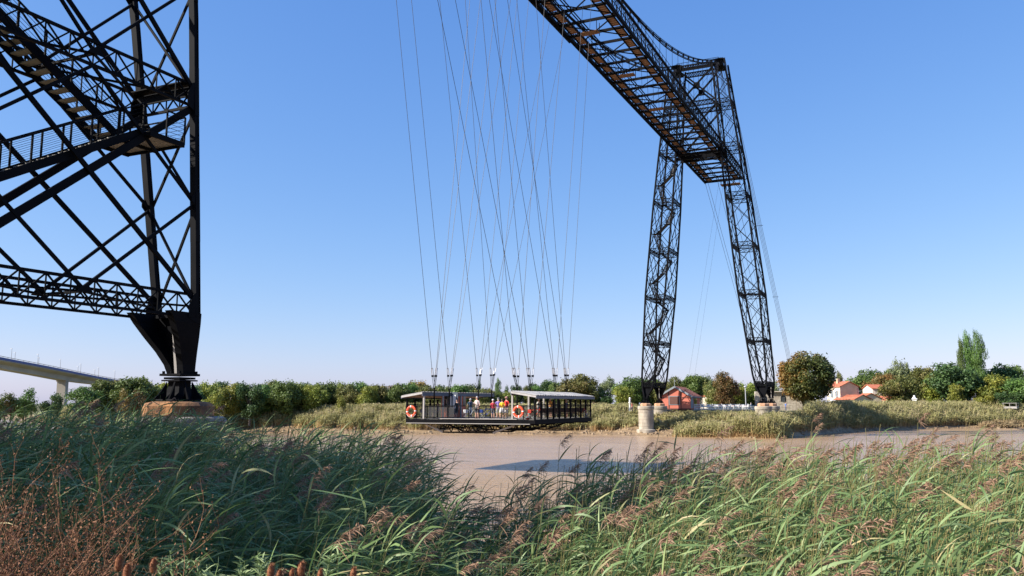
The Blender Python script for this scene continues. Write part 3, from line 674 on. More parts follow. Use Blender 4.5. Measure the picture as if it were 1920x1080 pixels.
# ------------------------------------------------------------------ people
def skin_mesh(verts, edges, radii, root=0, sub=1):
    me = bpy.data.meshes.new('body'); me.from_pydata(verts, edges, []); o = bpy.data.objects.new('body', me); COL.objects.link(o)
    md = o.modifiers.new('s', 'SKIN'); sv = me.skin_vertices[0].data
    for i, r in enumerate(radii): sv[i].radius = (r, r) if not isinstance(r, tuple) else r
    sv[root].use_root = True; md.use_smooth_shade = True
    if sub: m2 = o.modifiers.new('d', 'SUBSURF'); m2.levels = sub; m2.render_levels = sub
    dg = bpy.context.evaluated_depsgraph_get(); dg.update(); out = bpy.data.meshes.new_from_object(o.evaluated_get(dg)); bpy.data.objects.remove(o)
    return out
def person(loc, rz, label, shirt, legs, hair='grey', h=1.72, shorts=True, skirt=False, seated=False, arms=(0.1, 0.1), group=None, hat=None, bag=None, sleeves=.45, torso=0):
    """one continuous body; shirt/legs colours are materials on it; arms: forward bend of each forearm (0 hanging .. 1 raised)"""
    k = h / 1.72; hipz = .48 if seated else .92
    V = []; E = []; Rr = []
    def a(p, r, link=None):
        V.append(tuple(c * k for c in p)); Rr.append(tuple(x * k for x in r) if isinstance(r, tuple) else r * k)
        if link is not None: E.append((link, len(V) - 1))
        return len(V) - 1
    pel = a((0, 0, hipz), (.155, .12)); wa = a((0, .0, hipz + .16), (.14, .11), pel); chs = a((0, .01, hipz + .36), (.175, .12), wa); ns = a((0, .0, hipz + .49), (.12, .09), chs)
    nk = a((0, .01, hipz + .57), .055, ns); jaw = a((0, .03, hipz + .63), (.065, .075), nk); hd = a((0, .02, hipz + .72), (.083, .098), jaw); cr = a((0, .01, hipz + .79), (.06, .07), hd)
    for s, bend in ((1, arms[0]), (-1, arms[1])):
        sh = a((s * .19, 0, hipz + .455), .062, ns)
        el = a((s * .26, -.03 + bend * .05, hipz + .18 + bend * .03), .042, sh)
        fy, fz = .10 + bend * .14, -.02 + bend * .42 - .10
        wr = a((s * (.27 - bend * .12), fy, hipz + fz + .05), .028, el); pm = a((s * (.27 - bend * .14), fy + .05, hipz + fz + .0 + bend * .08), (.036, .022), wr)
        for q in range(4):
            x = s * (.27 - bend * .14) + (q - 1.5) * .018; f1 = a((x, fy + .075, hipz + fz - .055 + abs(q - 1.4) * .006 + bend * .1), .0105, pm); a((x, fy + .07, hipz + fz - .09 + abs(q - 1.4) * .01 + bend * .11), .009, f1)
        t1 = a((s * (.27 - bend * .14) - s * .035, fy + .07, hipz + fz - .01 + bend * .08), .012, pm); a((s * (.27 - bend * .14) - s * .045, fy + .09, hipz + fz - .04 + bend * .08), .010, t1)
        if seated:
            hp = a((s * .09, .02, hipz - .02), .092, pel); kn = a((s * .11, .44, hipz + .0), .062, hp); an = a((s * .11, .46, .10), .042, kn)
        else:
            hp = a((s * .09, 0, hipz - .09), .092, pel); kn = a((s * (.10 + .02 * (s > 0)), .015, .49), .060, hp); ca = a((s * .105, -.01, .34), .058, kn); an = a((s * .11, -.015, .09), .038, ca)
        ft = a((s * .12, an and (.56 if seated else .10), .035), .036, an); a((s * .125, .61 if seated else .17, .03), .03, ft)
    me = skin_mesh(V, E, Rr, 0, 1)
    mats = [M['skin'], cloth('shirt', shirt), cloth('trousers', legs), M['black']]
    for m in mats: me.materials.append(m)
    topz = (hipz + .52) * k; belt = (hipz + .02) * k; hem = (.50 if shorts else .08) * k
    for p in me.polygons:
        c = p.center; r = abs(c.x) / k
        if c.z > topz: mi = 0
        elif c.z > belt and r < .21: mi = 1
        elif r >= .2 and c.z > (hipz + sleeves * .6) * k: mi = 1
        elif r >= .2 and c.z > .5 * k: mi = 0
        elif c.z > belt: mi = 1
        elif c.z < .06 * k: mi = 3
        elif seated: mi = 2 if (c.y < .38 or not shorts) else 0
        elif c.z > hem: mi = 2
        else: mi = 0
        p.material_index = mi
    o = bpy.data.objects.new('person', me); COL.objects.link(o); o.location = loc; o.rotation_euler = (0, 0, rz)
    tag(o, label, 'person', group)
    hz = (hipz + .73) * k
    hm = MB(); n = 12
    for i in range(7):      # hair cap over the back and top of the head
        pass
    prof = []
    V2 = []; F2 = []
    for i in range(7):
        ph = math.pi * .5 * i / 6 * 1.25
        for j in range(n):
            th = 2 * math.pi * j / n; back = (1 - math.sin(th)) / 2
            phe = ph * (.55 + .65 * back)
            V2.append((.098 * k * math.sin(phe) * math.cos(th), .015 * k + .112 * k * math.sin(phe) * math.sin(th), hz + .112 * k * math.cos(phe)))
    F2 = [(i * n + j, i * n + (j + 1) % n, (i + 1) * n + (j + 1) % n, (i + 1) * n + j) for i in range(6) for j in range(n)]
    hm.add(V2, F2); hm.build('hair', M['grey_hair'] if hair == 'grey' else M['dark_hair'], o, True)
    fc = MB(); fc.prism([(-.012 * k, .108 * k, hz - .03 * k), (.012 * k, .108 * k, hz - .03 * k), (0, .13 * k, hz - .035 * k)], (0, 0, .03 * k), mi=0)
    for s in (1, -1):
        fc.lathe([(.002, -.006), (.011, 0), (.002, .006)], (s * .032 * k, .105 * k, hz + .005 * k), 6, mi=1); fc.box((s * .088 * k, .015 * k, hz - .01 * k), (.02 * k, .035 * k, .055 * k), mi=0)
    fc.box((0, .102 * k, hz - .062 * k), (.045 * k, .012, .010), mi=2)
    fc.build('face_features', [M['skin'], M['black'], M['cabin_red']], o)
    if skirt:
        sk = MB(); sk.lathe([(.16 * k, .98 * k), (.20 * k, .85 * k), (.25 * k, .56 * k)], (0, 0, 0), 16); sk.build('skirt', mats[2], o, True)
    if hat: 
        ht = MB(); ht.lathe([(.115 * k, 0), (.11 * k, .06 * k), (.06 * k, .10 * k), (.01, .11 * k)], (0, .01, hz + .03 * k), 14); ht.box((0, .13 * k, hz + .045 * k), (.14 * k, .12 * k, .015)); ht.build('cap', cloth('cap', hat), o, True)
    return o
def on_ferry(px, y): t = y / 1.0; d = ray_dir(px, 760); return Vector((d.x / d.y * y, y, GF))
G = 'passengers on the suspended ferry'
person(on_ferry(894.5, GY0 + .35), math.pi - .2, 'man in pale shirt and dark shorts standing at the ferry edge, drinking', (.62, .50, .46), (.05, .055, .07), arms=(.95, .1), h=1.84, group=G)
person(on_ferry(924.5, 66.5), math.pi + .3, 'passenger in dark red top with white cap behind the ferry rail', (.42, .03, .05), (.08, .08, .09), h=1.6, hat=(.7, .7, .68), arms=(.5, .5), group=G)
person(on_ferry(934.5, 67.0), .4, 'man in purple striped shirt and grey cap seen from behind', (.26, .18, .50), (.35, .34, .36), h=1.74, hat=(.12, .12, .13), group=G)
person(on_ferry(941.5, 65.6), .15, 'woman in yellow top and white skirt on the ferry', (.85, .50, .02), (.72, .70, .68), h=1.64, skirt=True, hair='dark', group=G)
person(on_ferry(950.0, 66.0), math.pi - .35, 'passenger in bright red shirt and white shorts with a cap', (.70, .035, .03), (.74, .71, .68), h=1.8, hat=(.5, .25, .22), group=G)
person(on_ferry(1010.5, 68.5), 1.2, 'white haired passenger in pale jacket inside the barred gallery', (.60, .60, .56), (.3, .3, .3), h=1.7, group=G)
person(on_ferry(1032.5, 70.5), 1.4, 'passenger in orange vest over white inside the barred gallery', (.80, .38, .08), (.6, .58, .55), h=1.76, group=G)
person(on_ferry(1062.0, 73.5), 2.6, 'grey haired passenger in dark blue top deep in the barred gallery', (.12, .13, .20), (.2, .2, .22), h=1.62, group=G)
person(on_ferry(822.0, 69.0), 2.2, 'passenger in dark blue sitting behind the mesh panel left of the cabin', (.03, .06, .20), (.05, .05, .06), seated=True, hair='dark', group=G)
person(on_ferry(857.0, 68.2), math.pi, 'passenger in black leaning in front of the red cabin', (.015, .02, .03), (.03, .03, .035), h=1.62, hair='dark', group=G)
person(on_ferry(882.0, 69.5), .6, 'passenger in navy and white striped top with white hair by the cabin', (.03, .07, .12), (.5, .5, .5), h=1.72, group=G)
# bicycles
M['tyre'] = M['black']; M['rim'] = M['zinc']
def bicycle(loc, rz, frame, label):
    o = empty('bicycle', loc, rz); tag(o, label, 'bicycle', 'bicycles carried on the ferry')
    fr = MB()
    bb, st, hd, ra, fa = (0, 0, .30), (-.16, 0, .80), (.40, 0, .78), (-.46, 0, .34), (.60, 0, .34)
    for p, q in ((bb, st), (bb, hd), (st, hd), (bb, ra), (st, ra), (hd, fa)): fr.tube([p, q], .02, 6)
    fr.tube([(.38, 0, .78), (.36, 0, .98)], .015, 6); fr.build('frame', cloth('bike paint', frame), o)
    for c in (ra, fa):
        wv = MB(); pts = [(c[0] + .33 * math.cos(a), 0, c[2] + .33 * math.sin(a)) for a in np.linspace(0, 2 * math.pi, 25)]; wv.tube(pts, .022, 5, cap=False); wo = wv.build('wheel', M['tyre'], o)
        sp = MB(); 
        for a in np.linspace(0, math.pi, 9)[:-1]: sp.bar((c[0] - .32 * math.cos(a), 0, c[2] - .32 * math.sin(a)), (c[0] + .32 * math.cos(a), 0, c[2] + .32 * math.sin(a)), .008)
        pts = [(c[0] + .305 * math.cos(a), 0, c[2] + .305 * math.sin(a)) for a in np.linspace(0, 2 * math.pi, 25)]; sp.tube(pts, .012, 4, cap=False); sp.build('rim', M['zinc'], wo)
    s = MB(); s.tube([(-.16, 0, .8), (-.17, 0, .92)], .014, 6); s.prism([(-.30, -.07, .93), (-.30, .07, .93), (-.02, .02, .94), (-.02, -.02, .94)], (0, 0, .04)); s.build('saddle', M['black'], o)
    h = MB(); h.tube([(.30, -.27, .98), (.38, -.2, 1.0), (.38, .2, 1.0), (.30, .27, .98)], .014, 6); h.build('handlebar', M['black'], o)
    pn = MB(); pn.box((-.5, .1, .62), (.28, .12, .3)); pn.box((-.5, -.1, .62), (.28, .12, .3)); pn.build('pannier', cloth('pannier', frame), o)
for px, y, rz, c, lb in ((802, 66.2, .1, (.2, .2, .22), 'grey bicycle behind the mesh at the left end of the ferry'), (882, 66.4, 1.1, (.5, .5, .5), 'white wheeled bicycle leaning behind the standing man'),
                         (913, 68.5, .2, (.04, .08, .3), 'blue bicycle behind the middle rail of the ferry'), (975, 67.5, .3, (.03, .03, .03), 'black bicycle behind the right lifebuoy'),
                         (1004, 67.3, .2, (.6, .05, .03), 'bicycle with red panniers at the mouth of the barred gallery'), (1088, 75.5, .5, (.5, .1, .05), 'bicycle with orange bags at the far end of the barred gallery')):
    bicycle(on_ferry(px, y), rz, c, lb)
cn = MB(); cn.lathe([(.16, 0), (.16, .03), (.11, .035), (.03, .4), (.01, .41)], (0, 0, 0), 14, mi=0); 
co = cn.build('traffic_cone', [M['buoy']], None, True, on_ferry(989.5, GY0 + .2)); tag(co, 'small red traffic cone by the corner post of the ferry', 'cone')
cb2 = MB(); cb2.lathe([(.088, .16), (.062, .27)], (0, 0, 0), 14); cb2.build('white_band', M['white'], co)

# ------------------------------------------------------------------ road viaduct far to the left
M['concrete'] = mat('pale concrete', (.33, .29, .24), (.43, .39, .33), rough=.9, scale=.08, bump=.1)
M['blue_edge'] = mat('blue steel parapet', (.03, .06, .22), rough=.5)
via = empty('road_viaduct', at(115, 650, 0)); tag(via, 'curved pale concrete road viaduct with blue parapet, far off to the left', 'viaduct')
vx = [(-430, 640, 430), (-200, 652, 500), (-60, 663, 545), (0, 674, 570), (60, 684.5, 605), (115, 695, 640), (160, 703.5, 670), (205, 711, 700), (260, 720, 740), (330, 730, 790), (420, 738, 860)]
vx = [(a, b + 6, c) for a, b, c in vx]
vp = [at(px, d, zat(px, y, d)) for px, y, d in vx]
def vdeck():
    dk, pl, pr, li, li2 = MB(), MB(), MB(), MB(), MB(); n = len(vp)
    dens = []
    for i in range(n - 1):
        for t in np.linspace(0, 1, 7)[:-1]: dens.append((vx[i][0] + (vx[i + 1][0] - vx[i][0]) * t, vp[i].lerp(vp[i + 1], t)))
    prev = None
    for k, (px, p) in enumerate(dens):
        q = dens[min(k + 1, len(dens) - 1)][1]; o_ = dens[max(k - 1, 0)][1]; d = (q - o_); d.z = 0
        if d.length < 1e-3: continue
        d.normalize(); s = Vector((-d.y, d.x, 0))
        hgt = float(np.interp(px, [-430, -200, -60, 0, 115, 200, 300, 420], [2.4, 2.0, 3.3, 4.0, 4.5, 2.8, 2.2, 2.2]))
        ring = [p + s * 5 - Vector((0, 0, 1.3)), p + s * 8, p + s * 8 + Vector((0, 0, -.5)), p + s * 3.6 - Vector((0, 0, 1.8)), p + s * 3.2 - Vector((0, 0, hgt)), p - s * 3.2 - Vector((0, 0, hgt)), p - s * 3.6 - Vector((0, 0, 1.8)), p - s * 8 - Vector((0, 0, .5)), p - s * 8]
        ring = [ring[1]] + ring[2:]
        par = [[p + s * e, p + s * (e + .25), p + s * (e + .25) + Vector((0, 0, 1.3)), p + s * e + Vector((0, 0, 1.3))] for e in (8.0, -8.25)]
        if prev:
            m = len(ring); dk.add(prev[0] + ring, [(j, (j + 1) % m, m + (j + 1) % m, m + j) for j in range(m)])
            for pa, A, B in zip((pl, pr), prev[1], par): pa.add(A + B, [(j, (j + 1) % 4, 4 + (j + 1) % 4, 4 + j) for j in range(4)])
            for e, li_ in ((8.1, li), (-8.1, li2)):
                li_.bar(prev[2] + s * e + Vector((0, 0, 1.9)), p + s * e + Vector((0, 0, 1.9)), .25); li_.bar(p + s * e + Vector((0, 0, 1.3)), p + s * e + Vector((0, 0, 1.9)), .2)
        prev = (ring, par, p)
    for mb, nm, mt in ((dk, 'deck_girder', M['concrete']), (pl, 'parapet', M['blue_edge']), (pr, 'parapet', M['blue_edge']), (li, 'handrail', M['concrete']), (li2, 'handrail', M['concrete'])):
        o = mb.build(nm, mt, via); o.location = -Vector(via.location)
    return dens
dens = vdeck()
for px, d in ((115, 640), (-190, 505), (330, 790)):
    c = at(px, d, 0); top = min((abs(q[0] - px), q[1].z) for q in dens)[1] - 4.0
    p = MB(); a = math.atan2(*(reversed((vp[6] - vp[4]).to_2d()))) 
    p.box((c.x, c.y, top / 2), (4.0, 5.6, top), a); p.box((c.x, c.y, top - .6), (5.0, 6.4, 1.2), a); o = p.build('pier', M['concrete'], via); o.location = -Vector(via.location)
lampnames = {14.5: 'tall lamp post at the left end of the far viaduct', 65: 'lamp post above the middle of the far viaduct span', 108: 'lamp post right above the far viaduct pier', 147: 'lamp post just right of the far viaduct pier', 181: 'lamp post near the far viaduct trees', 212: 'last lamp post of the far viaduct above the treetops',
             21.5: 'shorter lamp post behind the tall one at the viaduct left end', 67: 'rear lamp post above the middle of the viaduct span', 142: 'rear lamp post right of the viaduct pier', 174: 'rear lamp post near the viaduct trees'}
for px, lb in lampnames.items():
    rear = px in (21.5, 67, 142, 174)
    yy = float(np.interp(px, [v[0] for v in vx], [v[1] for v in vx])); d = float(np.interp(px, [v[0] for v in vx], [v[2] for v in vx])) * (1.06 if rear else 1.0)
    p = at(px, d, zat(px, yy + (4 if rear else 0), d)); o = empty('street_lamp', p); tag(o, lb, 'street lamp', 'lamp posts along the far viaduct')
    a = MB(); a.tube([(0, 0, 0), (0, 0, 9.0)], [.16, .10], 6); a.build('pole', M['post'], o); a = MB(); a.box((-.7, 0, 9.0), (1.6, .35, .18)); a.build('lamp_head', M['zinc'], o)

# ------------------------------------------------------------------ buildings on the far bank
M['tile'] = mat('red clay tiles', (.34, .085, .04), (.50, .17, .09), rough=.85, scale=2.2, bump=.6, bscale=9, stretch=(3, .6, 1))
M['hut_red'] = mat('salmon painted boards', (.50, .135, .085), (.58, .18, .12), rough=.75, scale=1.2, stretch=(.2, .2, 4), bump=.3, bscale=2)
M['hut_dark'] = mat('dark slatted shutter', (.10, .04, .03), (.16, .07, .05), rough=.7, scale=1, stretch=(.2, .2, 22))
M['trim'] = mat('grey blue trim', (.24, .27, .29), rough=.6)
M['cream'] = mat('cream lime render', (.62, .53, .41), (.74, .66, .54), rough=.9, scale=.7, bump=.2)
M['beige'] = mat('beige render', (.50, .40, .26), (.60, .49, .33), rough=.9, scale=.6, bump=.2)
M['rubble'] = mat('pale rubble masonry', (.36, .30, .23), (.62, .55, .45), rough=.95, scale=1.8, bump=.9, bscale=4)
M['quoin'] = mat('stone quoins', (.36, .22, .18), (.60, .50, .42), rough=.9, scale=2)
M['red_cloth'] = mat('red cloth', (.60, .03, .03), rough=.8)
def house(px, dist, rz, wdt, ln, eave, ridge, wall, roof, label, name='house', base=4.0, trim=None, extras=None):
    """px: photo column of the middle of the gable front; rz turn of the gable front away from facing the camera; ridge runs backwards"""
    d = az_dir(px); a = math.atan2(d.y, d.x) - math.pi / 2 + rz
    o = empty(name, at(px, dist, base), a); tag(o, label, 'house')
    e, r = eave - base, ridge - base; W2 = wdt / 2
    m = MB(); m.prism([(-W2, 0, 0), (W2, 0, 0), (W2, 0, e), (0, 0, r), (-W2, 0, e)], (0, ln, 0)); m.build('wall', wall, o)
    rf = MB(); ov = .35; sl = (r - e) / W2
    for s in (1, -1):
        P = [(0, -ov, r + .06), (s * (W2 + ov), -ov, e - sl * ov + .06), (s * (W2 + ov), ln + ov, e - sl * ov + .06), (0, ln + ov, r + .06)]
        rf.prism(P if s < 0 else P[::-1], (0, 0, .12))
    rf.build('roof', roof, o)
    if trim:
        t = MB()
        for s in (1, -1): t.bar((0, -ov - .03, r + .02), (s * (W2 + ov), -ov - .03, e - sl * ov + .02), .08, .34, up=(0, 0, 1))
        t.build('barge_board', trim, o)
    if extras: extras(o, W2, ln, e, r)
    return o
def window_on(o, c, w_, h_, axis, frame, pane, arch=False):
    f = MB(); x, y, z = c
    if axis == 'y': f.box((x, y, z), (w_ + .24, .1, h_ + .24))
    else: f.box((x, y, z), (.1, w_ + .24, h_ + .24))
    fo = f.build('window', frame, o); g = MB()
    if axis == 'y': g.box((x, y - .04, z), (w_, .08, h_))
    else: g.box((x - .04, y, z), (.08, w_, h_))
    g.build('pane', pane, fo)
# the red hut on the quay
def hutx(o, W2, ln, e, r):
    window_on(o, (-.15, -.02, 1.75), 1.9, 1.5, 'y', M['trim'], M['hut_dark'])
    t = MB()
    for x in (-W2 * .42, W2 * .38): t.box((x, -.03, e * .5 + .4), (.16, .06, e + .6))
    t.box((0, -.035, .12), (W2 * 2, .07, .2)); t.box((0, -.035, e - .35), (W2 * 2, .06, .12)); t.build('timber_frame', M['hut_dark'], o)
    p = MB(); p.box((W2 + .02, 2.0, e * .5), (.06, 3.6, e * .8)); p.build('porch_side', M['trim'], o)
    p = MB(); p.box((W2 + .02, 7.0, 1.6), (.08, 4.6, 2.0)); p.build('opening', M['glass'], o)
    s = MB(); s.box((1.35, 4.0, r - 1.35 * (r - e) / W2 + .25), (1.5, 1.6, .12)); s.build('skylight', M['glass'], o)
    s = MB(); s.tube([(0, -.35, r), (0, -.35, r + 1.5)], .05, 6); s.build('finial', M['trim'], o)
    s = MB()
    for k in range(12): s.bar((W2 + .36, .2 + k * .85, e - .5), (W2 + .36, .2 + k * .85, e - .3), .06)
    s.bar((W2 + .36, -.3, e - .2), (W2 + .36, ln + .3, e - .2), .1, .2); s.build('gutter', M['trim'], o)
hut = house(1266, 171, YAW - (YAW + math.atan((1266 - 960) / 1620.)) + (math.atan((1266 - 960) / 1620.) + 0) - 0.0, 5.9, 14.5, zat(1266, 742, 171), zat(1266, 725.5, 171), M['hut_red'], M['tile'],
            'small red boarded hut with clay tile roof and grey gable trim on the far quay', 'quay_hut', base=4.55, trim=M['trim'], extras=hutx)
hut.rotation_euler[2] = 0.10
# quay terrace with its white fence
q0, q1 = at(1246, 170.5), at(1428, 186)
qd = (q1 - q0).normalized(); qn = Vector((-qd.y, qd.x, 0))
qt = MB(); L_ = (q1 - q0).length; qt.prism([q0 - qn * .3 + Vector((0, 0, 4.25)), q1 - qn * .3 + Vector((0, 0, 4.25)), q1 + qn * 14 + Vector((0, 0, 4.25)), q0 + qn * 14 + Vector((0, 0, 4.25))], (0, 0, .28))
qo = qt.build('terrace_floor', M['stone']); qo['kind'] = 'structure'
qw = MB(); qw.prism([q0 + Vector((0, 0, 1.5)), q1 + Vector((0, 0, 1.5)), q1 + qn * 1.0 + Vector((0, 0, 1.5)), q0 + qn * 1.0 + Vector((0, 0, 1.5))], (0, 0, 2.745)); qo = qw.build('quay_wall', M['stone']); qo['kind'] = 'structure'
def fence(a, b, z, h, label, name='picket_fence', mt=None, step=.28, cat='fence'):
    a, b = Vector(a), Vector(b); o = empty(name, (a.x, a.y, z)); tag(o, label, cat); d = b - a; d.z = 0; L = d.length; n = int(L / step); p = MB(); r = MB()
    for i in range(n): q = d * i / n; p.box((q.x, q.y, h / 2), (.07, .07, h))
    for zz in (h, .15, h * .55): r.bar((0, 0, zz), (d.x, d.y, zz), .09, .08)
    p.build('pickets', mt or M['white'], o); r.build('rail', mt or M['white'], o)
    for i in range(0, n + 1, 8): q = d * i / n; s = MB(); s.box((q.x, q.y, h / 2 + .05), (.14, .14, h + .1)); s.build('fence_post', mt or M['white'], o)
    return o
fence(q0 + (q1 - q0) * .29 - qn * .1, q0 + (q1 - q0) * .86 - qn * .1, 4.53, 1.0, 'white picket fence along the quay terrace beside the red hut')
fence(at(1404, 176), at(1424, 180), 4.4, .9, 'short grey fence between the white picket fence and the right pylon pier', mt=M['trim'])
# terrace tables, chairs and red cushions
tabn = ['first', 'second', 'third', 'fourth', 'fifth', 'sixth', 'seventh']
for i, px in enumerate((1322, 1336, 1350, 1362, 1375, 1388, 1398)):
    c = at(px, 181 + (i % 3) * 1.2, 4.53); o = empty('terrace_table', c, i * .3); tag(o, 'white cafe table with red cloth behind the picket fence, %s from the hut' % tabn[i], 'table', 'cafe tables on the quay terrace')
    t = MB(); t.box((0, 0, .74), (1.2, .9, .05)); t.box((0, 0, .60), (1.16, .86, .22)); t.build('table_top', M['white'], o)
    t = MB(); t.box((0, 0, .775), (.75, .95, .02)); t.build('runner', M['red_cloth'], o)
    for a in (-.5, .5):
        for b in (-.35, .35): t = MB(); t.box((a, b, .25), (.05, .05, .5)); t.build('leg', M['white'], o)
    for s, nm in ((1, 'far'), (-1, 'near')):
        k = empty('garden_chair', c + Vector((.3 * s, s * 1.0, 0)), 0 if s < 0 else math.pi); tag(k, 'white plastic chair on the %s side of the %s cafe table from the hut' % (nm, tabn[i]), 'chair', 'cafe chairs on the quay terrace')
        t = MB(); t.box((0, 0, .44), (.45, .45, .04)); t.build('seat', M['red_cloth'] if (i + s) % 3 == 0 else M['white'], k); t = MB(); t.box((0, -.2, .7), (.45, .04, .45)); t.build('backrest', M['white'], k)
        for a in (-.2, .2):
            for b in (-.2, .2): t = MB(); t.box((a, b, .21), (.035, .035, .42)); t.build('leg', M['white'], k)
pp = at(1398.5, 178, 4.53); o = empty('lamp_post', pp); tag(o, 'white lamp post standing on the terrace between the two pylon legs', 'lamp post'); t = MB(); t.tube([(0, 0, 0), (0, 0, 4.3)], .09, 8); t.build('pole', M['zinc'], o); t = MB(); t.lathe([(.1, 0), (.3, .12), (.28, .3), (.05, .42)], (0, 0, 4.3), 10); t.build('lamp_head', M['zinc'], o)
# low restaurant and ruin wall behind
house(1352, 203, .7, 6.5, 11, zat(1352, 743, 203), zat(1352, 735, 203), M['cream'], M['tile'], 'low cream building with red tile roof behind the terrace trees', base=4.2)
def ruin(px, dist, a, L, h, label):
    d = az_dir(px); o = empty('ruined_wall', at(px, dist, 4.0), math.atan2(d.y, d.x) - math.pi / 2 + a); tag(o, label, 'wall')
    m = MB(); top = [(-L / 2, h), (-L * .35, h + .1), (-L * .15, h - .05), (0, h + .05), (L * .25, h - .1), (L / 2, h - .9)]
    m.prism([(-L / 2, 0, 0), (L / 2, 0, 0)] + [(x, 0, z) for x, z in reversed(top)], (0, .6, 0)); m.build('masonry', M['rubble'], o)
    m = MB(); m.box((0, -.05, h - .02), (L * .7, .8, .16)); m.build('coping', M['cream'], o)
    for x in (-L * .33, L * .02):
        m = MB(); V = [(x - .55, -.03, h - 2.2), (x + .55, -.03, h - 2.2)] + [(x + .55 * math.cos(t), -.03, h - 1.3 + .45 * math.sin(t)) for t in np.linspace(0, math.pi, 9)]; m.prism(V, (0, .06, 0)); w_ = m.build('arched_window', M['glass'], o)
        m = MB()
        for k in (-.25, 0, .25): m.box((x + k, -.06, h - 1.75), (.04, .03, 1.1))
        m.build('bars', M['trim'], w_)
ruin(1467, 196, .25, 11.5, zat(1467, 734, 196) - 4.0, 'pale stone ruin wall with barred arched windows behind the right pylon foot')
# the cream house and the sheds right of the round tree
def housex(o, W2, ln, e, r):
    for y in (1.6, 3.6): window_on(o, (-W2 - .02, y, e - 1.9), .75, 1.5, 'x', M['fascia'], M['trim'])
    q = MB()
    for k in range(int(e / .45)):
        for s in (-1, 1): q.box((s * (W2 - (.12 if k % 2 else .2)), -.015, .25 + k * .45), (.3 if k % 2 else .5, .05, .4))
    q.build('quoins', M['quoin'], o)
    q = MB(); q.prism([(-W2 - .05, .1, e - .02), (-W2 - .05, ln - .05, e - .02), (-W2 - .05, ln - .05, .1), (-W2 - .05, .1, .1)], (.04, 0, 0)); q.build('sunlit_facade_tint', M['cream'], o)  # thin overlay colours the sunlit facade paler than the gable
    c = MB(); c.box((-.8, ln * .6, r + .3), (.7, .5, 1.3)); c.build('chimney', M['beige'], o)
h1 = house(1594, 240, .62, 5.4, 5.8, zat(1595, 725, 240), zat(1595, 716, 240), M['beige'], M['tile'], 'two storey cream house, sunlit facade coloured paler than the beige gable, stone quoins, right of the round tree', base=3.8, extras=housex)
house(1618, 236, .8, 5.6, 6.5, zat(1600, 749, 236), zat(1600, 741, 236), M['beige'], M['tile'], 'low shed with red tile roof leaning against the cream house', 'shed', base=3.5)
house(1634, 238, .45, 5.6, 9.0, zat(1640, 748, 238), zat(1640, 738, 238), M['beige'], M['tile'], 'small outbuilding with pale gable and red roof below the brown tree', 'shed', base=3.5)
house(1628, 262, -1.2, 7.0, 10.5, zat(1628, 729, 262), zat(1628, 722, 262), M['cream'], M['tile'], 'white house with flat tiled roof peeping behind the cream house', base=4)
house(1700, 250, .9, 5.5, 14, zat(1690, 752, 250), zat(1690, 743, 250), M['beige'], M['tile'], 'long low red tiled building hidden behind the dark olive tree', base=3.5)
gpst = at(1715, 238, 3.6); o = empty('gate_pillar', gpst); tag(o, 'white gate pillar with moulded cap beside the garden wall', 'pillar'); t = MB(); t.box((0, 0, 1.6), (1.0, 1.0, 3.2)); t.build('shaft', M['white'], o); t = MB(); t.box((0, 0, 3.25), (1.3, 1.3, .2)); t.lathe([(.5, 0), (.35, .3), (.2, .45), (.28, .6), (.05, .8)], (0, 0, 3.35), 10); t.build('cap', M['white'], o)
a_, b_ = at(1720, 238), at(1754, 243); t = MB(); t.prism([a_ + Vector((0, 0, 2.5)), b_ + Vector((0, 0, 2.5)), b_ + Vector((0, 0, 4.9)), (a_ + b_) / 2 + Vector((0, 0, 5.7)), a_ + Vector((0, 0, 6.1))], (0, .4, 0)); o = t.build('garden_wall', M['rubble']); tag(o, 'grey curved garden wall running down from the white gate pillar', 'wall')
# pale awning lean-to before the house
o = empty('awning', at(1557, 232, 3.8), .5); tag(o, 'white sloping awning beside the cream house', 'awning'); t = MB(); t.prism([(-2.6, 0, 1.7), (1.4, 0, 2.7), (1.4, 2.5, 2.7), (-2.6, 2.5, 1.7)], (0, 0, .08)); t.build('canopy', M['white'], o); 
for x in (-2.4, 1.2): t = MB(); t.box((x, .1, .9), (.1, .1, 1.9)); t.build('post', M['white'], o)
# statue on a column
sp0 = at(1181, 173, 4.1); o = empty('statue_on_column', sp0); tag(o, 'slim white statue on a column before the round green tree', 'statue'); t = MB(); t.lathe([(.45, 0), (.45, .15), (.22, .3), (.18, 1.7), (.3, 1.8), (.3, 1.9)], (0, 0, 0), 12); t.build('column', M['white'], o, True)
me = skin_mesh([(0, 0, 1.9), (0, 0, 2.3), (0, 0, 2.65), (0, 0, 2.85), (.22, .05, 2.6), (.2, .2, 2.4), (-.2, .1, 2.6), (-.1, .22, 2.75)], [(0, 1), (1, 2), (2, 3), (2, 4), (4, 5), (2, 6), (6, 7)], [.2, .17, .13, .1, .06, .05, .06, .05], 0, 1); me.materials.append(M['white']); link(me, 'figure', o)
person(at(1185, 171, 4.15), 2.0, 'person in dark red top standing beside the white statue', (.30, .03, .05), (.04, .03, .08), shorts=False, hair='dark', h=1.7)
person(at(1473, 185, 4.2), 2.6, 'person in blue shirt standing before the pale ruin wall', (.10, .18, .42), (.10, .12, .2), shorts=False, hair='dark', h=1.75)
person(at(1455, 184, 4.2), 1.0, 'person in white shirt walking by the right pylon foot', (.6, .6, .58), (.2, .2, .22), shorts=False, hair='dark', h=1.7)
person(at(1408, 180, 4.53), 1.0, 'person in pale blue sitting at the right end of the terrace', (.4, .5, .58), (.3, .3, .3), seated=True, hair='grey')
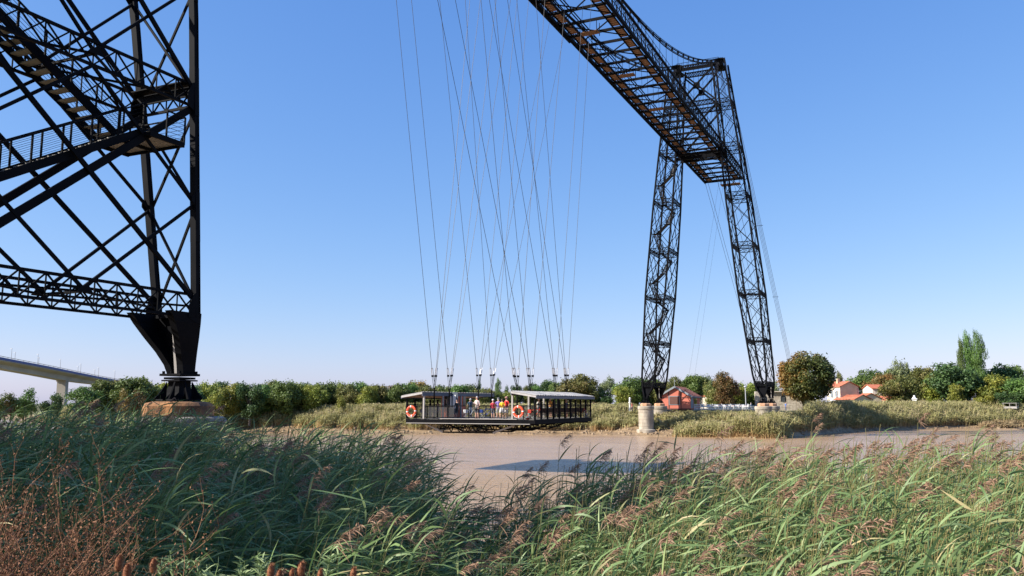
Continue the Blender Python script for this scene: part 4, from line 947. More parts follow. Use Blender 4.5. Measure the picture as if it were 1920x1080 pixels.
# moored boat at the right edge
bt = empty('old_boat', at(1900, 243, 3.6), 1.25); tag(bt, 'old dark boat with pale cabin frame drawn up in the reeds at right edge', 'boat')
t = MB(); prof = [(-3.4, .3, 1.0), (-2.6, 1.0, .85), (0, 1.35, .7), (2.2, 1.2, .75), (3.2, 1.0, .85)]
for (y0, w0, h0), (y1, w1, h1) in zip(prof[:-1], prof[1:]):
    t.add([(-w0, y0, h0), (-w0 * .5, y0, 0), (w0 * .5, y0, 0), (w0, y0, h0), (-w1, y1, h1), (-w1 * .5, y1, 0), (w1 * .5, y1, 0), (w1, y1, h1)], [(0, 1, 5, 4), (1, 2, 6, 5), (2, 3, 7, 6), (3, 0, 4, 7)])
t.build('hull', mat('dark tarred hull', (.02, .022, .022), (.05, .05, .045), rough=.7), bt); t = MB()
for x in (-.9, .9):
    for y in (-.8, .6, 2): t.box((x, y, 1.5), (.09, .09, 1.4))
t.box((0, .6, 2.2), (2.1, 3.2, .09)); t.box((0, .6, 1.15), (1.9, 3.0, .5)); t.build('cabin_frame', M['post'], bt)

# ------------------------------------------------------------------ trees
rng = np.random.default_rng(7)
def crown_mesh(kind, seed, n, leaf, mt):
    """unit crown: height 1 (z 0..1), radius .5; leaf clumps on lobes"""
    r = np.random.default_rng(seed); C = []; Rd = []
    if kind == 'poplar':
        for k in range(26):
            z = .06 + .9 * k / 26; w_ = .5 * min(1, 3.2 * (1.04 - z)) ** .8 * min(1, .55 + z * 2); a = r.uniform(0, 6.28); C.append((.42 * w_ * math.cos(a), .42 * w_ * math.sin(a), z)); Rd.append((.62 * w_, .62 * w_, .075))
    elif kind == 'round':
        for k in range(80):
            v = r.normal(size=3); v /= np.linalg.norm(v); z = .50 + v[2] * .40; q = .37 * (1 if z > .4 else .72 + .7 * z)
            C.append((v[0] * q, v[1] * q, z)); Rd.append((.14, .14, .12))
    elif kind == 'cone':
        for k in range(20):
            z = .05 + .9 * k / 20; w_ = .5 * (1.02 - z) ** .7; a = r.uniform(0, 6.28); C.append((.4 * w_ * math.cos(a), .4 * w_ * math.sin(a), z)); Rd.append((.65 * w_, .65 * w_, .09))
    else:
        k_ = {'broad': 34, 'sparse': 26, 'bush': 22}.get(kind, 30); 
        for k in range(k_):
            v = r.normal(size=3); v /= np.linalg.norm(v); q = r.uniform(.55, 1.0)
            z = .52 + v[2] * .40 * q; wz = .40 if z > .45 else .40 * (.75 + .3 * z)
            C.append((v[0] * wz * q, v[1] * wz * q, z)); b = r.uniform(.09, .17) * (1.0 if kind != 'sparse' else .8); Rd.append((b, b, b * .85))
    C = np.array(C); Rd = np.array(Rd); per = 7; m = n // per
    li = r.choice(len(C), m, p=(Rd[:, 0] ** 1.4) / (Rd[:, 0] ** 1.4).sum()); u = r.normal(size=(m, 3)); u /= np.linalg.norm(u, axis=1)[:, None]
    rad = r.uniform(.55, 1.08, m) ** .6; cl = C[li] + u * Rd[li] * rad[:, None]
    out = cl.repeat(per, 0) + r.normal(size=(m * per, 3)) * leaf * 1.3; nrm = u.repeat(per, 0) + r.normal(size=(m * per, 3)) * .75; nrm[:, 2] += .25; nrm /= np.linalg.norm(nrm, axis=1)[:, None]
    t = np.cross(nrm, r.normal(size=nrm.shape)); t /= np.linalg.norm(t, axis=1)[:, None]; b = np.cross(nrm, t); sz = leaf * r.uniform(.55, 1.35, len(out))
    a_, b_ = t * sz[:, None], b * sz[:, None] * .62
    V = np.stack([out - a_, out + b_ * r.uniform(.6, 1.2, (len(out), 1)), out + a_, out - b_ * r.uniform(.6, 1.2, (len(out), 1))], 1).reshape(-1, 3)
    F = np.arange(len(V)).reshape(-1, 4); lob = r.uniform(0, 1, len(C)); tint = np.clip(lob[li].repeat(per) * .5 + r.uniform(0, .5, m).repeat(per) + r.normal(0, .08, m * per), 0, 1)
    if kind == 'round': tint = np.clip(tint * .5 - .11 + .45 * (.5 + -out[:, 0] * 1.25 + .15 * (out[:, 2] - .5)), 0, 1)  # sunlit left and shaded right sides painted into the leaf tint
    return np_mesh('crown', V, F, mt, tint=tint.repeat(4))
def trunk_mesh(seed, limbs=6, w_=.035):
    r = random.Random(seed); m = MB(); m.tube([(0, 0, -.35), (.01, 0, .0), (0, .01, .3), (.02, 0, .62)], [w_ * 1.3, w_, w_ * .75, w_ * .25], 7)
    for i in range(limbs):
        a = i * 2.4 + r.random(); z0 = .05 + .35 * i / limbs; l = r.uniform(.22, .36); m.tube([(0, 0, z0), (l * .5 * math.cos(a), l * .5 * math.sin(a), z0 + .14), (l * math.cos(a), l * math.sin(a), z0 + .32)], [w_ * .5, w_ * .32, w_ * .1], 5)
    me = bpy.data.meshes.new('trunk'); me.from_pydata(m.v, [], m.f); me.materials.append(M['bark']); return me
M['bark'] = mat('grey brown bark', (.09, .07, .05), (.16, .13, .10), rough=.95, scale=6, bump=.6, stretch=(1, 1, .2))
G1, G2, G3 = (0.052, 0.0975, 0.0234), (0.0975, 0.169, 0.0364), (0.111, 0.163, 0.0364)
LM = {'green': leafmat('green leaves', [G1, G2, (0.156, 0.234, 0.052)], objrand=.8), 'dark': leafmat('dark green leaves', [(0.0286, 0.065, 0.0234), (0.0585, 0.111, 0.0325), (0.0975, 0.156, 0.0416)], objrand=.6),
      'yellow': leafmat('yellow green leaves', [(0.104, 0.156, 0.026), (0.195, 0.247, 0.039), (0.325, 0.325, 0.052)], objrand=.6), 'brown': leafmat('turning leaves', [(0.091, 0.104, 0.026), (0.195, 0.15, 0.039), (0.312, 0.176, 0.0585)], objrand=.7),
      'olive': leafmat('olive leaves', [(0.0715, 0.0975, 0.026), (0.143, 0.163, 0.039), (0.234, 0.202, 0.0585)], objrand=.6), 'pale': leafmat('pale grey green leaves', [(0.117, 0.156, 0.0715), (0.195, 0.247, 0.104), (0.286, 0.338, 0.143)], objrand=.5),
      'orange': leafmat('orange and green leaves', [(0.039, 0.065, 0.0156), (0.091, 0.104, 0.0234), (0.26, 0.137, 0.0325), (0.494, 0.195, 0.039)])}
VAR = {}
def variant(kind, col, i):
    key = (kind, col, i)
    if key not in VAR:
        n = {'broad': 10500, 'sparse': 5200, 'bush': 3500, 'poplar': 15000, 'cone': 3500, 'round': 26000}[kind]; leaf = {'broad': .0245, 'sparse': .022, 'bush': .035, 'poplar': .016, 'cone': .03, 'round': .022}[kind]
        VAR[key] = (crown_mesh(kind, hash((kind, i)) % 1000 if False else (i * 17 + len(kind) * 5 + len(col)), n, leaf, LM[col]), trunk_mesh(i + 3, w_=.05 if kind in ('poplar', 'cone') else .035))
    return VAR[key]
def tree(px, ytop, wpx, dist, kind='broad', col='green', i=0, label=None, base=None, group=None, ybot=None, name='tree', wide=1.0):
    if px > 1560: dist += 42
    ztop = zat(px, ytop, dist); g = base if base is not None else 4.0
    zb = zat(px, ybot, dist) if ybot else g + (-.15 if (group == GT or name == 'bush') else .05) * (ztop - g); w_ = wpx * pxm(dist) * (1.3 if group == GT else 1.08) / (1 if kind in ('round',) else .93)
    o = empty(name, at(px, dist, g), rng.uniform(0, 6.28) if kind != 'round' else YAW * 0 - .2); tag(o, label, 'tree' if name != 'bush' else 'bush', group)
    cm, tm = variant(kind, col, i); c = link(cm, 'crown', o); h = ztop - zb; c.scale = (w_, w_ * wide, h); c.location = (0, 0, zb - g)
    t = link(tm, 'trunk', o); t.scale = (w_ * (.8 if kind != 'poplar' else .5), w_ * (.8 if kind != 'poplar' else .5), h); t.location = (0, 0, max(.3 * h * 0 + (zb - g), .3)); 
    return o
def rank(k):
    g = [j for j, q in enumerate(row) if zone(q[0]) == zone(row[k][0])]; o = ['first', 'second', 'third', 'fourth', 'fifth', 'sixth', 'seventh', 'eighth', 'ninth', 'tenth', 'eleventh', 'twelfth', 'thirteenth', 'fourteenth', 'fifteenth', 'sixteenth', 'seventeenth', 'eighteenth', 'nineteenth', 'twentieth', 'last']
    return o[min(g.index(k), 20)] + ' from left'
def zone(px): return 0 if px < 300 else 1 if px < 400 else 2 if px < 755 else 3 if px < 930 else 4
GT = 'trees in the row along the far bank'
# long row left of the ferry: x, top, width, colour
row = [(160, 721, 52, 'green'), (196, 712, 58, 'green'), (228, 709, 60, 'olive'), (255, 703, 66, 'green'), (286, 709, 62, 'yellow'), (318, 712, 50, 'yellow'), (352, 714, 44, 'dark'), (384, 715, 44, 'yellow'), (406, 710.5, 46, 'dark'), (433, 713, 50, 'yellow'), (459, 716, 40, 'yellow'),
       (469, 712, 42, 'dark'), (490, 717, 44, 'green'), (511, 712, 46, 'olive'), (532, 711.5, 46, 'green'), (551, 714, 42, 'olive'), (570, 713, 42, 'dark'), (588, 716, 40, 'yellow'), (607, 713.5, 48, 'green'), (630, 715, 40, 'yellow'), (650, 716, 40, 'olive'), (668, 715, 44, 'green'),
       (690, 718, 38, 'yellow'), (711, 717.5, 42, 'olive'), (730, 719, 38, 'brown'), (748, 718, 38, 'green'), (764, 716, 40, 'green'), (780, 710, 44, 'brown'), (803, 718, 42, 'olive'), (826, 721, 40, 'green'), (846, 722, 38, 'olive'), (864, 718, 40, 'green'), (884, 716, 46, 'dark'), (908, 727, 38, 'olive'), (925, 731, 34, 'green'), (950, 733, 36, 'yellow')]
desc = {'green': 'mid green', 'dark': 'dark green', 'yellow': 'yellow green', 'brown': 'browning', 'olive': 'olive'}
for k, (px, yt, wd, col) in enumerate(row):
    ref = 'left of the near stone pier' if px < 300 else 'just behind the near pylon foot' if px < 400 else 'between the near pylon and the ferry' if px < 755 else 'seen over the ferry cabin roof' if px < 930 else 'seen in the gap between the ferry roofs'
    tree(px, yt, wd, 192 + (k * 37 % 11), 'broad', col, k % 4, '%s tree %s, %s' % (desc[col], ref, rank(k)), group=GT, base=3.6)
for px, yt, wd, col, lb in ((398, 732, 34, 'yellow', 'low yellow bush just right of the near stone pier, before the tree row'), (236, 728, 26, 'brown', 'rusty brown bush in front of the trees left of the near pier'), (262, 731, 24, 'brown', 'second rusty brown bush close to the near pylon foot'), (640, 741, 16, 'yellow', 'bright yellow bush at the foot of the far tree row'),
                        (10, 736, 34, 'green', 'round bush at the left edge under the viaduct'), (22, 737, 22, 'brown', 'reddish bush at the left edge under the viaduct'), (46, 727, 36, 'green', 'lone rounded bush left of the viaduct pier'), (98, 735, 34, 'dark', 'dark bush at the base of the viaduct pier')):
    tree(px, yt, wd, 186, 'bush', col, 1, lb, base=3.4, name='bush', group='bushes along the far bank')
T_ = [(899, 709, 13, 205, 'cone', 'dark', 'narrow dark cypress over the ferry gap'), (934.5, 708, 12, 215, 'poplar', 'green', 'thin pale poplar between the two ferry roofs'), (950, 720, 15, 210, 'cone', 'dark', 'small pointed conifer between the ferry roofs'),
      (969, 718, 24, 205, 'broad', 'dark', 'dark tree behind the inner end of the right ferry roof'), (990, 720, 26, 205, 'broad', 'olive', 'olive tree behind the right ferry roof'), (1023, 708, 56, 215, 'broad', 'dark', 'large dark tree above the right ferry roof'), (1000, 722, 40, 208, 'broad', 'green', 'green tree above the middle of the right ferry roof'),
      (1048, 716, 44, 208, 'broad', 'green', 'green tree left of the big olive one'), (1085, 697, 78, 200, 'broad', 'olive', 'big olive brown tree at the right end of the ferry'), (1104, 716, 42, 198, 'broad', 'olive', 'olive tree low at the right end of the ferry'), (1139, 703, 38, 205, 'sparse', 'pale', 'sparse pale green tree left of the statue'), (1132, 730, 40, 198, 'bush', 'dark', 'dark low tree under the sparse pale one'),
      (1184, 702, 56, 200, 'broad', 'green', 'rounded green tree behind the statue'), (1168, 722, 40, 195, 'broad', 'yellow', 'yellow green tree in front of the rounded one by the statue'), (1222, 708, 52, 202, 'broad', 'green', 'green tree seen through the left far pylon leg'), (1243, 716, 40, 200, 'broad', 'olive', 'olive tree just left of the red hut'),
      (1268, 702, 42, 205, 'broad', 'olive', 'olive green tree behind the hut gable'), (1297, 699, 52, 205, 'broad', 'green', 'leafy green tree behind the hut roof'), (1318, 701, 40, 208, 'broad', 'green', 'second leafy green tree right of the hut roof'), (1336, 712, 34, 200, 'broad', 'olive', 'olive tree over the terrace left part'), (1360, 692, 44, 190, 'broad', 'brown', 'tall bronze leaved tree on the quay terrace'), (1342, 722, 30, 192, 'bush', 'olive', 'low olive tree beside the bronze one'),
      (1385, 722, 40, 196, 'broad', 'yellow', 'light green tree right of the bronze tree'), (1404, 713, 44, 200, 'broad', 'yellow', 'light green tree left of the right pylon leg'), (1430, 722, 40, 200, 'broad', 'green', 'green tree seen through the right pylon leg'), (1458, 711, 30, 206, 'sparse', 'pale', 'thin tree between the right pylon leg and the round tree'), (1438, 716, 28, 206, 'sparse', 'green', 'thin green tree behind the right pylon leg'),
      (1576, 694, 24, 226, 'sparse', 'olive', 'thin tree peeping behind the round tree and house chimney'), (1628, 688, 62, 232, 'broad', 'green', 'green tree behind the white house roof'), (1657, 697, 58, 225, 'broad', 'brown', 'rusty leaved tree above the small outbuilding'), (1690, 670, 48, 236, 'sparse', 'pale', 'tall airy grey green tree behind the rusty one'), (1672, 692, 50, 238, 'broad', 'green', 'green tree under the tall airy one'),
      (1690, 699, 62, 205, 'broad', 'olive', 'dark olive tree standing in front of the low red roofs'), (1735, 683, 56, 222, 'broad', 'olive', 'olive green tree left of the dark rounded one'), (1716, 706, 40, 222, 'broad', 'green', 'green tree above the white gate pillar'), (1755, 700, 46, 220, 'broad', 'yellow', 'lighter green tree between gate pillar and dark rounded tree'), (1788, 675, 80, 212, 'broad', 'dark', 'large dark rounded tree left of the poplars'),
      (1793, 722, 30, 206, 'bush', 'yellow', 'small bright green tree before the dark rounded one'), (1874, 681, 62, 226, 'broad', 'dark', 'dark green tree just right of the poplars'), (1899, 684, 56, 230, 'broad', 'green', 'green tree near the right edge'), (1866, 702, 66, 214, 'broad', 'yellow', 'yellow green tree at the foot of the poplars'), (1905, 708, 60, 212, 'broad', 'green', 'broad green tree at the right edge above the boat'),
      (1950, 690, 70, 224, 'broad', 'dark', 'dark tree cut by the right edge'), (1846, 734, 30, 204, 'bush', 'yellow', 'bright yellow bush under the poplars'), (1885, 732, 56, 206, 'bush', 'dark', 'dark bush above the old boat')]
for k, (px, yt, wd, ds, kd, col, lb) in enumerate(T_): tree(px, yt, wd, ds, kd, col, (k * 3) % 4, lb, base=3.8, ybot=None if kd != 'bush' else None)
tree(1841, 618, 25, 218, 'poplar', 'green', 1, 'tall right hand poplar of the pair', base=3.8, name='poplar_tree')
tree(1819, 618, 22, 218.5, 'poplar', 'green', 2, 'tall left hand poplar of the pair', base=3.8, name='poplar_tree')
tree(1808, 632, 14, 217.5, 'poplar', 'green', 3, 'short thin poplar leaning on the left one', base=3.8, name='poplar_tree')
tree(1514, 661, 91, 192, 'round', 'orange', 0, 'big dense round tree of orange and green leaves, tinted sunlit orange left and shaded green right', base=4.0, ybot=755)
# trees behind the camera's left shoulder: they throw the shade over the left reeds
for k, (x, y, h, r_) in enumerate(((-15.2, -2.7, 11.0, 5.0), (-16.8, -.2, 13.5, 6.6), (-22.8, -5.2, 17.5, 5.6), (-22.6, 4.0, 14.5, 6.0), (-31.5, -3.0, 19.0, 6.5), (-14.2, 2.6, 9.0, 3.6))):
    o = empty('tree', (x, y, 4.0)); tag(o, ('low tree of the near bank group beside the path', 'broad tree on the near bank beside the path, middle of the front three', 'tall tree behind the front ones on the near bank path', 'broad tree nearest the pylon on the near bank', 'tallest tree at the back of the near bank group', 'small tree by the reeds on the near bank')[k], 'tree', 'trees on the near bank'); cm, tm = variant('broad', 'green', k); c = link(cm, 'crown', o); c.scale = (r_, r_, h * .85); c.location = (0, 0, h * .15); t = link(tm, 'trunk', o); t.scale = (h, h, h); t.location = (0, 0, .2)

# ------------------------------------------------------------------ reeds, foreground plants
M['reed_leaf'] = leafmat('reed leaves', [(.07, .12, .038), (.13, .203, .07), (.20, .29, .108), (.28, .34, .14), (.45, .37, .18)], rough=.5, trans=.3, spec=.35)
M['reed_stem'] = leafmat('reed stems', [(.16, .17, .06), (.26, .25, .09), (.30, .22, .10)], rough=.5, trans=0)
M['plume'] = leafmat('reed plumes', [(.20, .11, .065), (.34, .20, .13), (.48, .32, .22)], rough=.8, trans=.25)
def strips(P, Wd, nrm_hint):
    """P (n,k,3) centre lines, Wd (n,k) half widths, nrm_hint (n,3) side direction -> quads"""
    n, k, _ = P.shape; T = np.gradient(P, axis=1); S = np.cross(T, nrm_hint[:, None, :]); S /= (np.linalg.norm(S, axis=2, keepdims=True) + 1e-9)
    A = P - S * Wd[..., None]; B = P + S * Wd[..., None]; V = np.stack([A, B], 2).reshape(-1, 3)
    base = (np.arange(n) * k * 2)[:, None] + (np.arange(k - 1) * 2)[None]; b = base.ravel(); F = np.stack([b, b + 1, b + 3, b + 2], 1)
    return V, F
WIND = np.array([math.cos(YAW) * .97, math.sin(YAW) * .97 , 0]) + np.array([.10, -.16, 0]); WIND /= np.linalg.norm(WIND)
def reed_bed(name, X, Y, top, seed, plume_p=.3, leaf_len=(.20, .42), leaves=19, lean=.16, label=None, wscale=1.0, ext=None):
    r = np.random.default_rng(seed); n = len(X); gz = ground_z(X, Y); H = np.maximum(top - gz, .8)
    side = r.normal(0, .10, (n, 2)); ln = np.abs(r.normal(lean, .12, n)) * 1.0
    k = 7; t = np.linspace(0, 1, k); bend = ln[:, None] * (t ** 2)[None] * H[:, None] * .8
    P = np.stack([X[:, None] + bend * WIND[0] + side[:, :1] * t * H[:, None] * .5, Y[:, None] + bend * WIND[1] + side[:, 1:] * t * H[:, None] * .5, gz[:, None] + H[:, None] * t * (1 - .12 * ln[:, None] * t)], 2)
    allV, allF, allT, allM = [], [], [], []; off = 0
    def put(V, F, T, mi):
        nonlocal off; allV.append(V); allF.append(F + off); allT.append(T); allM.append(np.full(len(F), mi)); off += len(V)
    for hint in ((1, 0, .01), (0, 1, .01)):
        V, F = strips(P, np.full((n, k), .0055 * wscale) * np.linspace(1, .45, k), np.tile(np.array(hint, float), (n, 1))); put(V, F, np.repeat(r.uniform(0, 1, n), k * 2), 1)
    # leaves
    nl = n * leaves; si = np.repeat(np.arange(n), leaves); ft = np.clip((np.tile(np.arange(leaves), n) + r.uniform(0, 1, nl)) / leaves, 0, .99) * .80 + .17; ft = np.clip(ft, 0, .985)
    fi = ft * (k - 1); i0 = fi.astype(int); fr = (fi - i0)[:, None]; B = P[si, i0] * (1 - fr) + P[si, np.minimum(i0 + 1, k - 1)] * fr
    L = r.uniform(leaf_len[0], leaf_len[1], nl) * (1.15 - .55 * np.abs(ft - .6)); az = r.uniform(0, 2 * math.pi, nl); out = np.stack([np.cos(az), np.sin(az), np.zeros(nl)], 1)
    w_ = .35 + .75 * ft; rnd = (r.random(nl) < .3)[:, None]; d0 = out * np.where(rnd, 1.0, .42) + WIND[None] * np.where(rnd, .25, .95); d0 /= np.linalg.norm(d0, axis=1, keepdims=True)
    el = r.normal(.62, .45, nl); dr = np.abs(r.normal(.8, .4, nl)); kk = 6; s = np.linspace(0, 1, kk); ang = el[:, None] - dr[:, None] * s[None] * 1.15
    ds = L[:, None] / (kk - 1); hx = np.concatenate([np.zeros((nl, 1)), np.cumsum(np.cos(ang[:, :-1]) * ds, 1)], 1); hz = np.concatenate([np.zeros((nl, 1)), np.cumsum(np.sin(ang[:, :-1]) * ds, 1)], 1)
    LP = B[:, None] + d0[:, None] * hx[..., None] + np.array([0, 0, 1.])[None, None] * hz[..., None]; LP += WIND[None, None] * (s ** 2)[None, :, None] * L[:, None, None] * .12
    Wd = np.array([.35, .85, 1, .85, .5, .03])[None] * (r.uniform(.005, .0115, nl) * wscale)[:, None]
    hint = np.stack([np.zeros(nl), np.zeros(nl), np.ones(nl)], 1) + r.normal(0, .55, (nl, 3)); V, F = strips(LP, Wd, hint)
    put(V, F, np.repeat(np.clip(r.normal(.42, .17, nl) + (r.random(nl) < .05) * .6 + r.normal(0, .12, n)[si], 0, 1), kk * 2), 0)
    # plumes
    pi = np.where(r.random(n) < plume_p)[0]; m = len(pi)
    if m:
        nb = 75; tip = P[pi, -1]; dirn = P[pi, -1] - P[pi, -2]; dirn /= np.linalg.norm(dirn, axis=1, keepdims=True); PL = r.uniform(.17, .30, m)
        axis = dirn * .75 + WIND[None] * .5; axis /= np.linalg.norm(axis, axis=1, keepdims=True)
        u = np.tile(np.linspace(0, 1, nb), m); pj = np.repeat(np.arange(m), nb); B = tip[pj] + axis[pj] * (u * PL[pj])[:, None] - np.array([0, 0, 1.])[None] * (u ** 2 * PL[pj] * .25)[:, None]
        bl = PL[pj] * (.65 - .45 * u) * r.uniform(.4, 1.0, m * nb); rd = r.normal(size=(m * nb, 3)) * .62; d = WIND[None] * .62 + axis[pj] * .55 + rd; d /= np.linalg.norm(d, axis=1, keepdims=True)
        kk = 5; s = np.linspace(0, 1, kk); LP = B[:, None] + d[:, None] * (bl[:, None] * s[None])[..., None]; LP[..., 2] -= (s ** 2)[None] * bl[:, None] * .38
        Wd = np.array([.25, .9, 1.1, .9, .15])[None] * np.full((m * nb, 1), .0026 * wscale) * r.uniform(.6, 1.4, (m * nb, 1)); V, F = strips(LP, Wd, r.normal(size=(m * nb, 3))); put(V, F, np.repeat(np.clip(r.normal(.45, .22, m * nb), 0, 1), kk * 2), 2)
    me = np_mesh(name, np.concatenate(allV), np.concatenate(allF), [M['reed_leaf'], M['reed_stem'], M['plume']], np.concatenate(allT), np.concatenate(allM))
    o = link(me, name); tag(o, label, 'reeds', None, 'stuff'); return o
def polar(a0, a1, d0, d1, dens, seed):       # points in a sector seen from the viewpoint; angles in photo degrees right of centre
    r = np.random.default_rng(seed); area = abs(R(a1 - a0)) / 2 * (d1 ** 2 - d0 ** 2); n = int(area * dens); a = R(1) * r.uniform(a0, a1, n); d = np.sqrt(r.uniform(d0 ** 2, d1 ** 2, n))
    return np.sin(a - YAW) * d, np.cos(a - YAW) * d, a / R(1), d
# right, sunlit bed
r0 = np.random.default_rng(3)
X, Y, A, D = polar(-7, 44, 5.0, 13.5, 62, 11)
front = np.interp(A, [-7, -2, 3, 10, 20, 44], [5.8, 5.5, 5.3, 5.1, 5.0, 5.0]); back = np.interp(A, [-7, -4, -2, 3, 10, 20, 31, 44], [11, 11, 11.0, 12, 13, 13.5, 13.5, 13.5])
k_ = (D > front) & (D < back); X, Y, A, D = X[k_], Y[k_], A[k_], D[k_]
sil = np.interp(A, [-7, -4.5, -2, 2, 5, 10, 15, 20, 25, 31, 44], [940, 955, 946, 906, 880, 866, 860, 842, 836, 834, 834])      # photo row of the skyline of this bed
ztop = EYE - np.tan(np.arctan((sil - 540) / FPX) - TILT) * 9.5 + .0 * D
top = ztop - np.clip((9.5 - D) * .10, 0, .5) + r0.normal(0, .10, len(D)) - np.abs(r0.normal(0, .12, len(D))) + (r0.random(len(D)) < .05) * r0.uniform(.1, .35, len(D))
reed_bed('sunlit_reeds', X, Y, top, 21, .095, label='sunlit common reeds with pinkish plumes bending in the wind, near bank right')
# left, shaded bed
X, Y, A, D = polar(-40, -5.2, 5.6, 19, 44, 12)
front = np.interp(A, [-40, -27, -22, -15, -9, -5.2], [6.6, 6.6, 6.4, 6.0, 6.2, 8.0]); back = np.interp(A, [-40, -31, -22, -15, -9, -6, -5.2], [17, 17, 19, 17, 15, 11, 9.5])
k_ = (D > front) & (D < back); X, Y, A, D = X[k_], Y[k_], A[k_], D[k_]
sil = np.interp(A, [-40, -31, -28, -25, -22, -19.5, -17, -14, -11, -9, -7, -5.2], [785, 780, 768, 768, 782, 808, 826, 816, 816, 830, 860, 915])
dref = 11.0; ztop = EYE - np.tan(np.arctan((sil - 540) / FPX) - TILT) * dref
top = ztop - np.clip((dref - D) * .12, 0, .8) + r0.normal(0, .14, len(D)) - np.abs(r0.normal(0, .2, len(D)))
reed_bed('shaded_reeds', X, Y, top, 22, .045, label='dark common reeds standing in shade, near bank left', leaf_len=(.30, .52))
# reeds and tussocks of the far bank
M['far_reed'] = leafmat('far reeds', [(.50, .32, .15), (.46, .33, .16), (.27, .255, .10), (.34, .32, .13), (.50, .40, .24)], rough=.7, trans=.3)
def far_reeds(name, x0, x1, d0, d1, n, label, hmin=2.3, hmax=3.4, seed=5, colour=None, yfun=None, topcap=None, tus=3.2):
    r = np.random.default_rng(seed); nt = int(n / 48); cx = r.uniform(x0, x1, nt); cd = d0 + (d1 - d0) * r.random(nt) ** .9; hT = r.uniform(.62, 1.12, nt); ct = r.uniform(-.18, .18, nt)
    ti = r.integers(0, nt, n); x = cx[ti] + r.normal(0, .8, n); dd = cd[ti] + r.normal(0, .7, n); dd = np.maximum(dd, d0 * .9); y = (shore_far(x) if yfun is None else yfun(x)) + dd
    g = ground_z(x, y); off = np.hypot(x - cx[ti], dd - cd[ti]); H = r.uniform(hmin, hmax, n) * hT[ti] * (1 - .24 * np.minimum(off, 2)); 
    if topcap is not None: H = np.minimum(H, np.maximum(topcap - g + r.normal(0, .22, n), 1.0))
    k = 4; t = np.linspace(0, 1, k); sx = r.normal(0, .16, n) + .12; sy = r.normal(0, .15, n)
    P = np.stack([x[:, None] + sx[:, None] * t ** 1.5 * H[:, None], y[:, None] + sy[:, None] * t ** 1.5 * H[:, None], g[:, None] - .1 + H[:, None] * t], 2)
    V, F = strips(P, np.array([.035, .045, .06, .012])[None] * r.uniform(.7, 1.4, (n, 1)), r.normal(size=(n, 3)) * np.array([1, 1, .1])); T = (np.tile(np.array([.0, .22, .62, .85])[None], (n, 1)) + ct[ti][:, None] + r.normal(0, .06, (n, 1))).repeat(2, 1).ravel()
    # leaves hanging from the upper half
    m = n * 4; si = np.repeat(np.arange(n), 4); ft = r.uniform(.3, .98, m); B = P[si, 0] + (P[si, -1] - P[si, 0]) * ft[:, None]; az = r.uniform(0, 6.28, m); L = r.uniform(.35, .75, m)
    q = np.linspace(0, 1, 3); LP = B[:, None] + np.stack([np.cos(az)[:, None] * L[:, None] * q + .12 * q, np.sin(az)[:, None] * L[:, None] * q, L[:, None] * (.55 * q - .75 * q ** 2)], 2)
    V2, F2 = strips(LP, np.array([.035, .04, .01])[None] * r.uniform(.7, 1.5, (m, 1)), np.tile([0, 0, 1.], (m, 1)) + r.normal(0, .6, (m, 3))); T2 = np.clip(.12 + .68 * ft + ct[si * 0 + ti[si]] + r.normal(0, .1, m), 0, 1).repeat(6)
    me = np_mesh(name, np.concatenate([V, V2]), np.concatenate([F, F2 + len(V)]), colour or M['far_reed'], np.clip(np.concatenate([T, T2]), 0, 1)); o = link(me, name); tag(o, label, 'reeds', None, 'stuff')
far_reeds('far_bank_reeds', -150, -52, 4.3, 20, 42000, 'tan and green reed belt on the far bank left of the pylon', topcap=5.75, seed=5)
far_reeds('far_bank_reeds', -235, -145, 3.0, 26, 20000, 'low reed belt on the far bank at the left edge', topcap=5.2, seed=6)
far_reeds('far_bank_reeds', -52, -16, 5.0, 17, 9000, 'low grassy tussocks on the mud between the far pylon piers', hmin=1.0, hmax=1.9, topcap=4.3, seed=7)
far_reeds('far_bank_reeds', -19, 46, 3.8, 24, 36000, 'tall reed belt on the far bank right of the pylon', topcap=6.5, seed=8, hmax=3.8)
far_reeds('far_bank_reeds', -37, -29.5, 0, 4, 2600, 'pale tussock mass on the mud between the two far pylon legs', hmin=2.2, hmax=3.0, topcap=3.7, seed=17, yfun=lambda x: 148.0 + 0 * x)
far_reeds('far_bank_reeds', -27.5, -20.5, -1.0, 4.5, 3800, 'tall tussocks hiding the foot of the right far pier', hmin=3.0, hmax=4.4, topcap=4.7, seed=18, yfun=lambda x: 148.5 + 0 * x)
M['dry_reed'] = leafmat('dry straw reeds', [(.34, .25, .13), (.42, .31, .17), (.36, .28, .15)], rough=.7, trans=.3)
far_reeds('dry_reeds', 15, 45, 1.0, 4.5, 3500, 'dry straw coloured reeds at the right edge below the old boat', hmin=1.3, hmax=2.0, seed=9, colour=M['dry_reed'])
# stones and clods on the mud
r = random.Random(4); M['mud_clod'] = mat('mud clods', (.15, .10, .055), (.30, .21, .12), rough=.7, scale=3, bump=.5)
ck = MB()
for i in range(900):
    x = r.uniform(-150, 20); y = float(shore_far(x)) + abs(r.gauss(2.5, 2.2)) + .3; s = r.uniform(.08, .34) * (1.6 if r.random() < .08 else 1); z = float(ground_z(x, y))
    n = 6; ck.lathe([(s * r.uniform(.8, 1.2), -.1), (s * r.uniform(.7, 1), s * .35), (s * .35, s * r.uniform(.5, .75))], (x, y, z), n, a0=r.random() * 6)
o = ck.build('mud_clods', M['mud_clod']); tag(o, 'clods and stones on the far mud bank', 'mud', None, 'stuff')

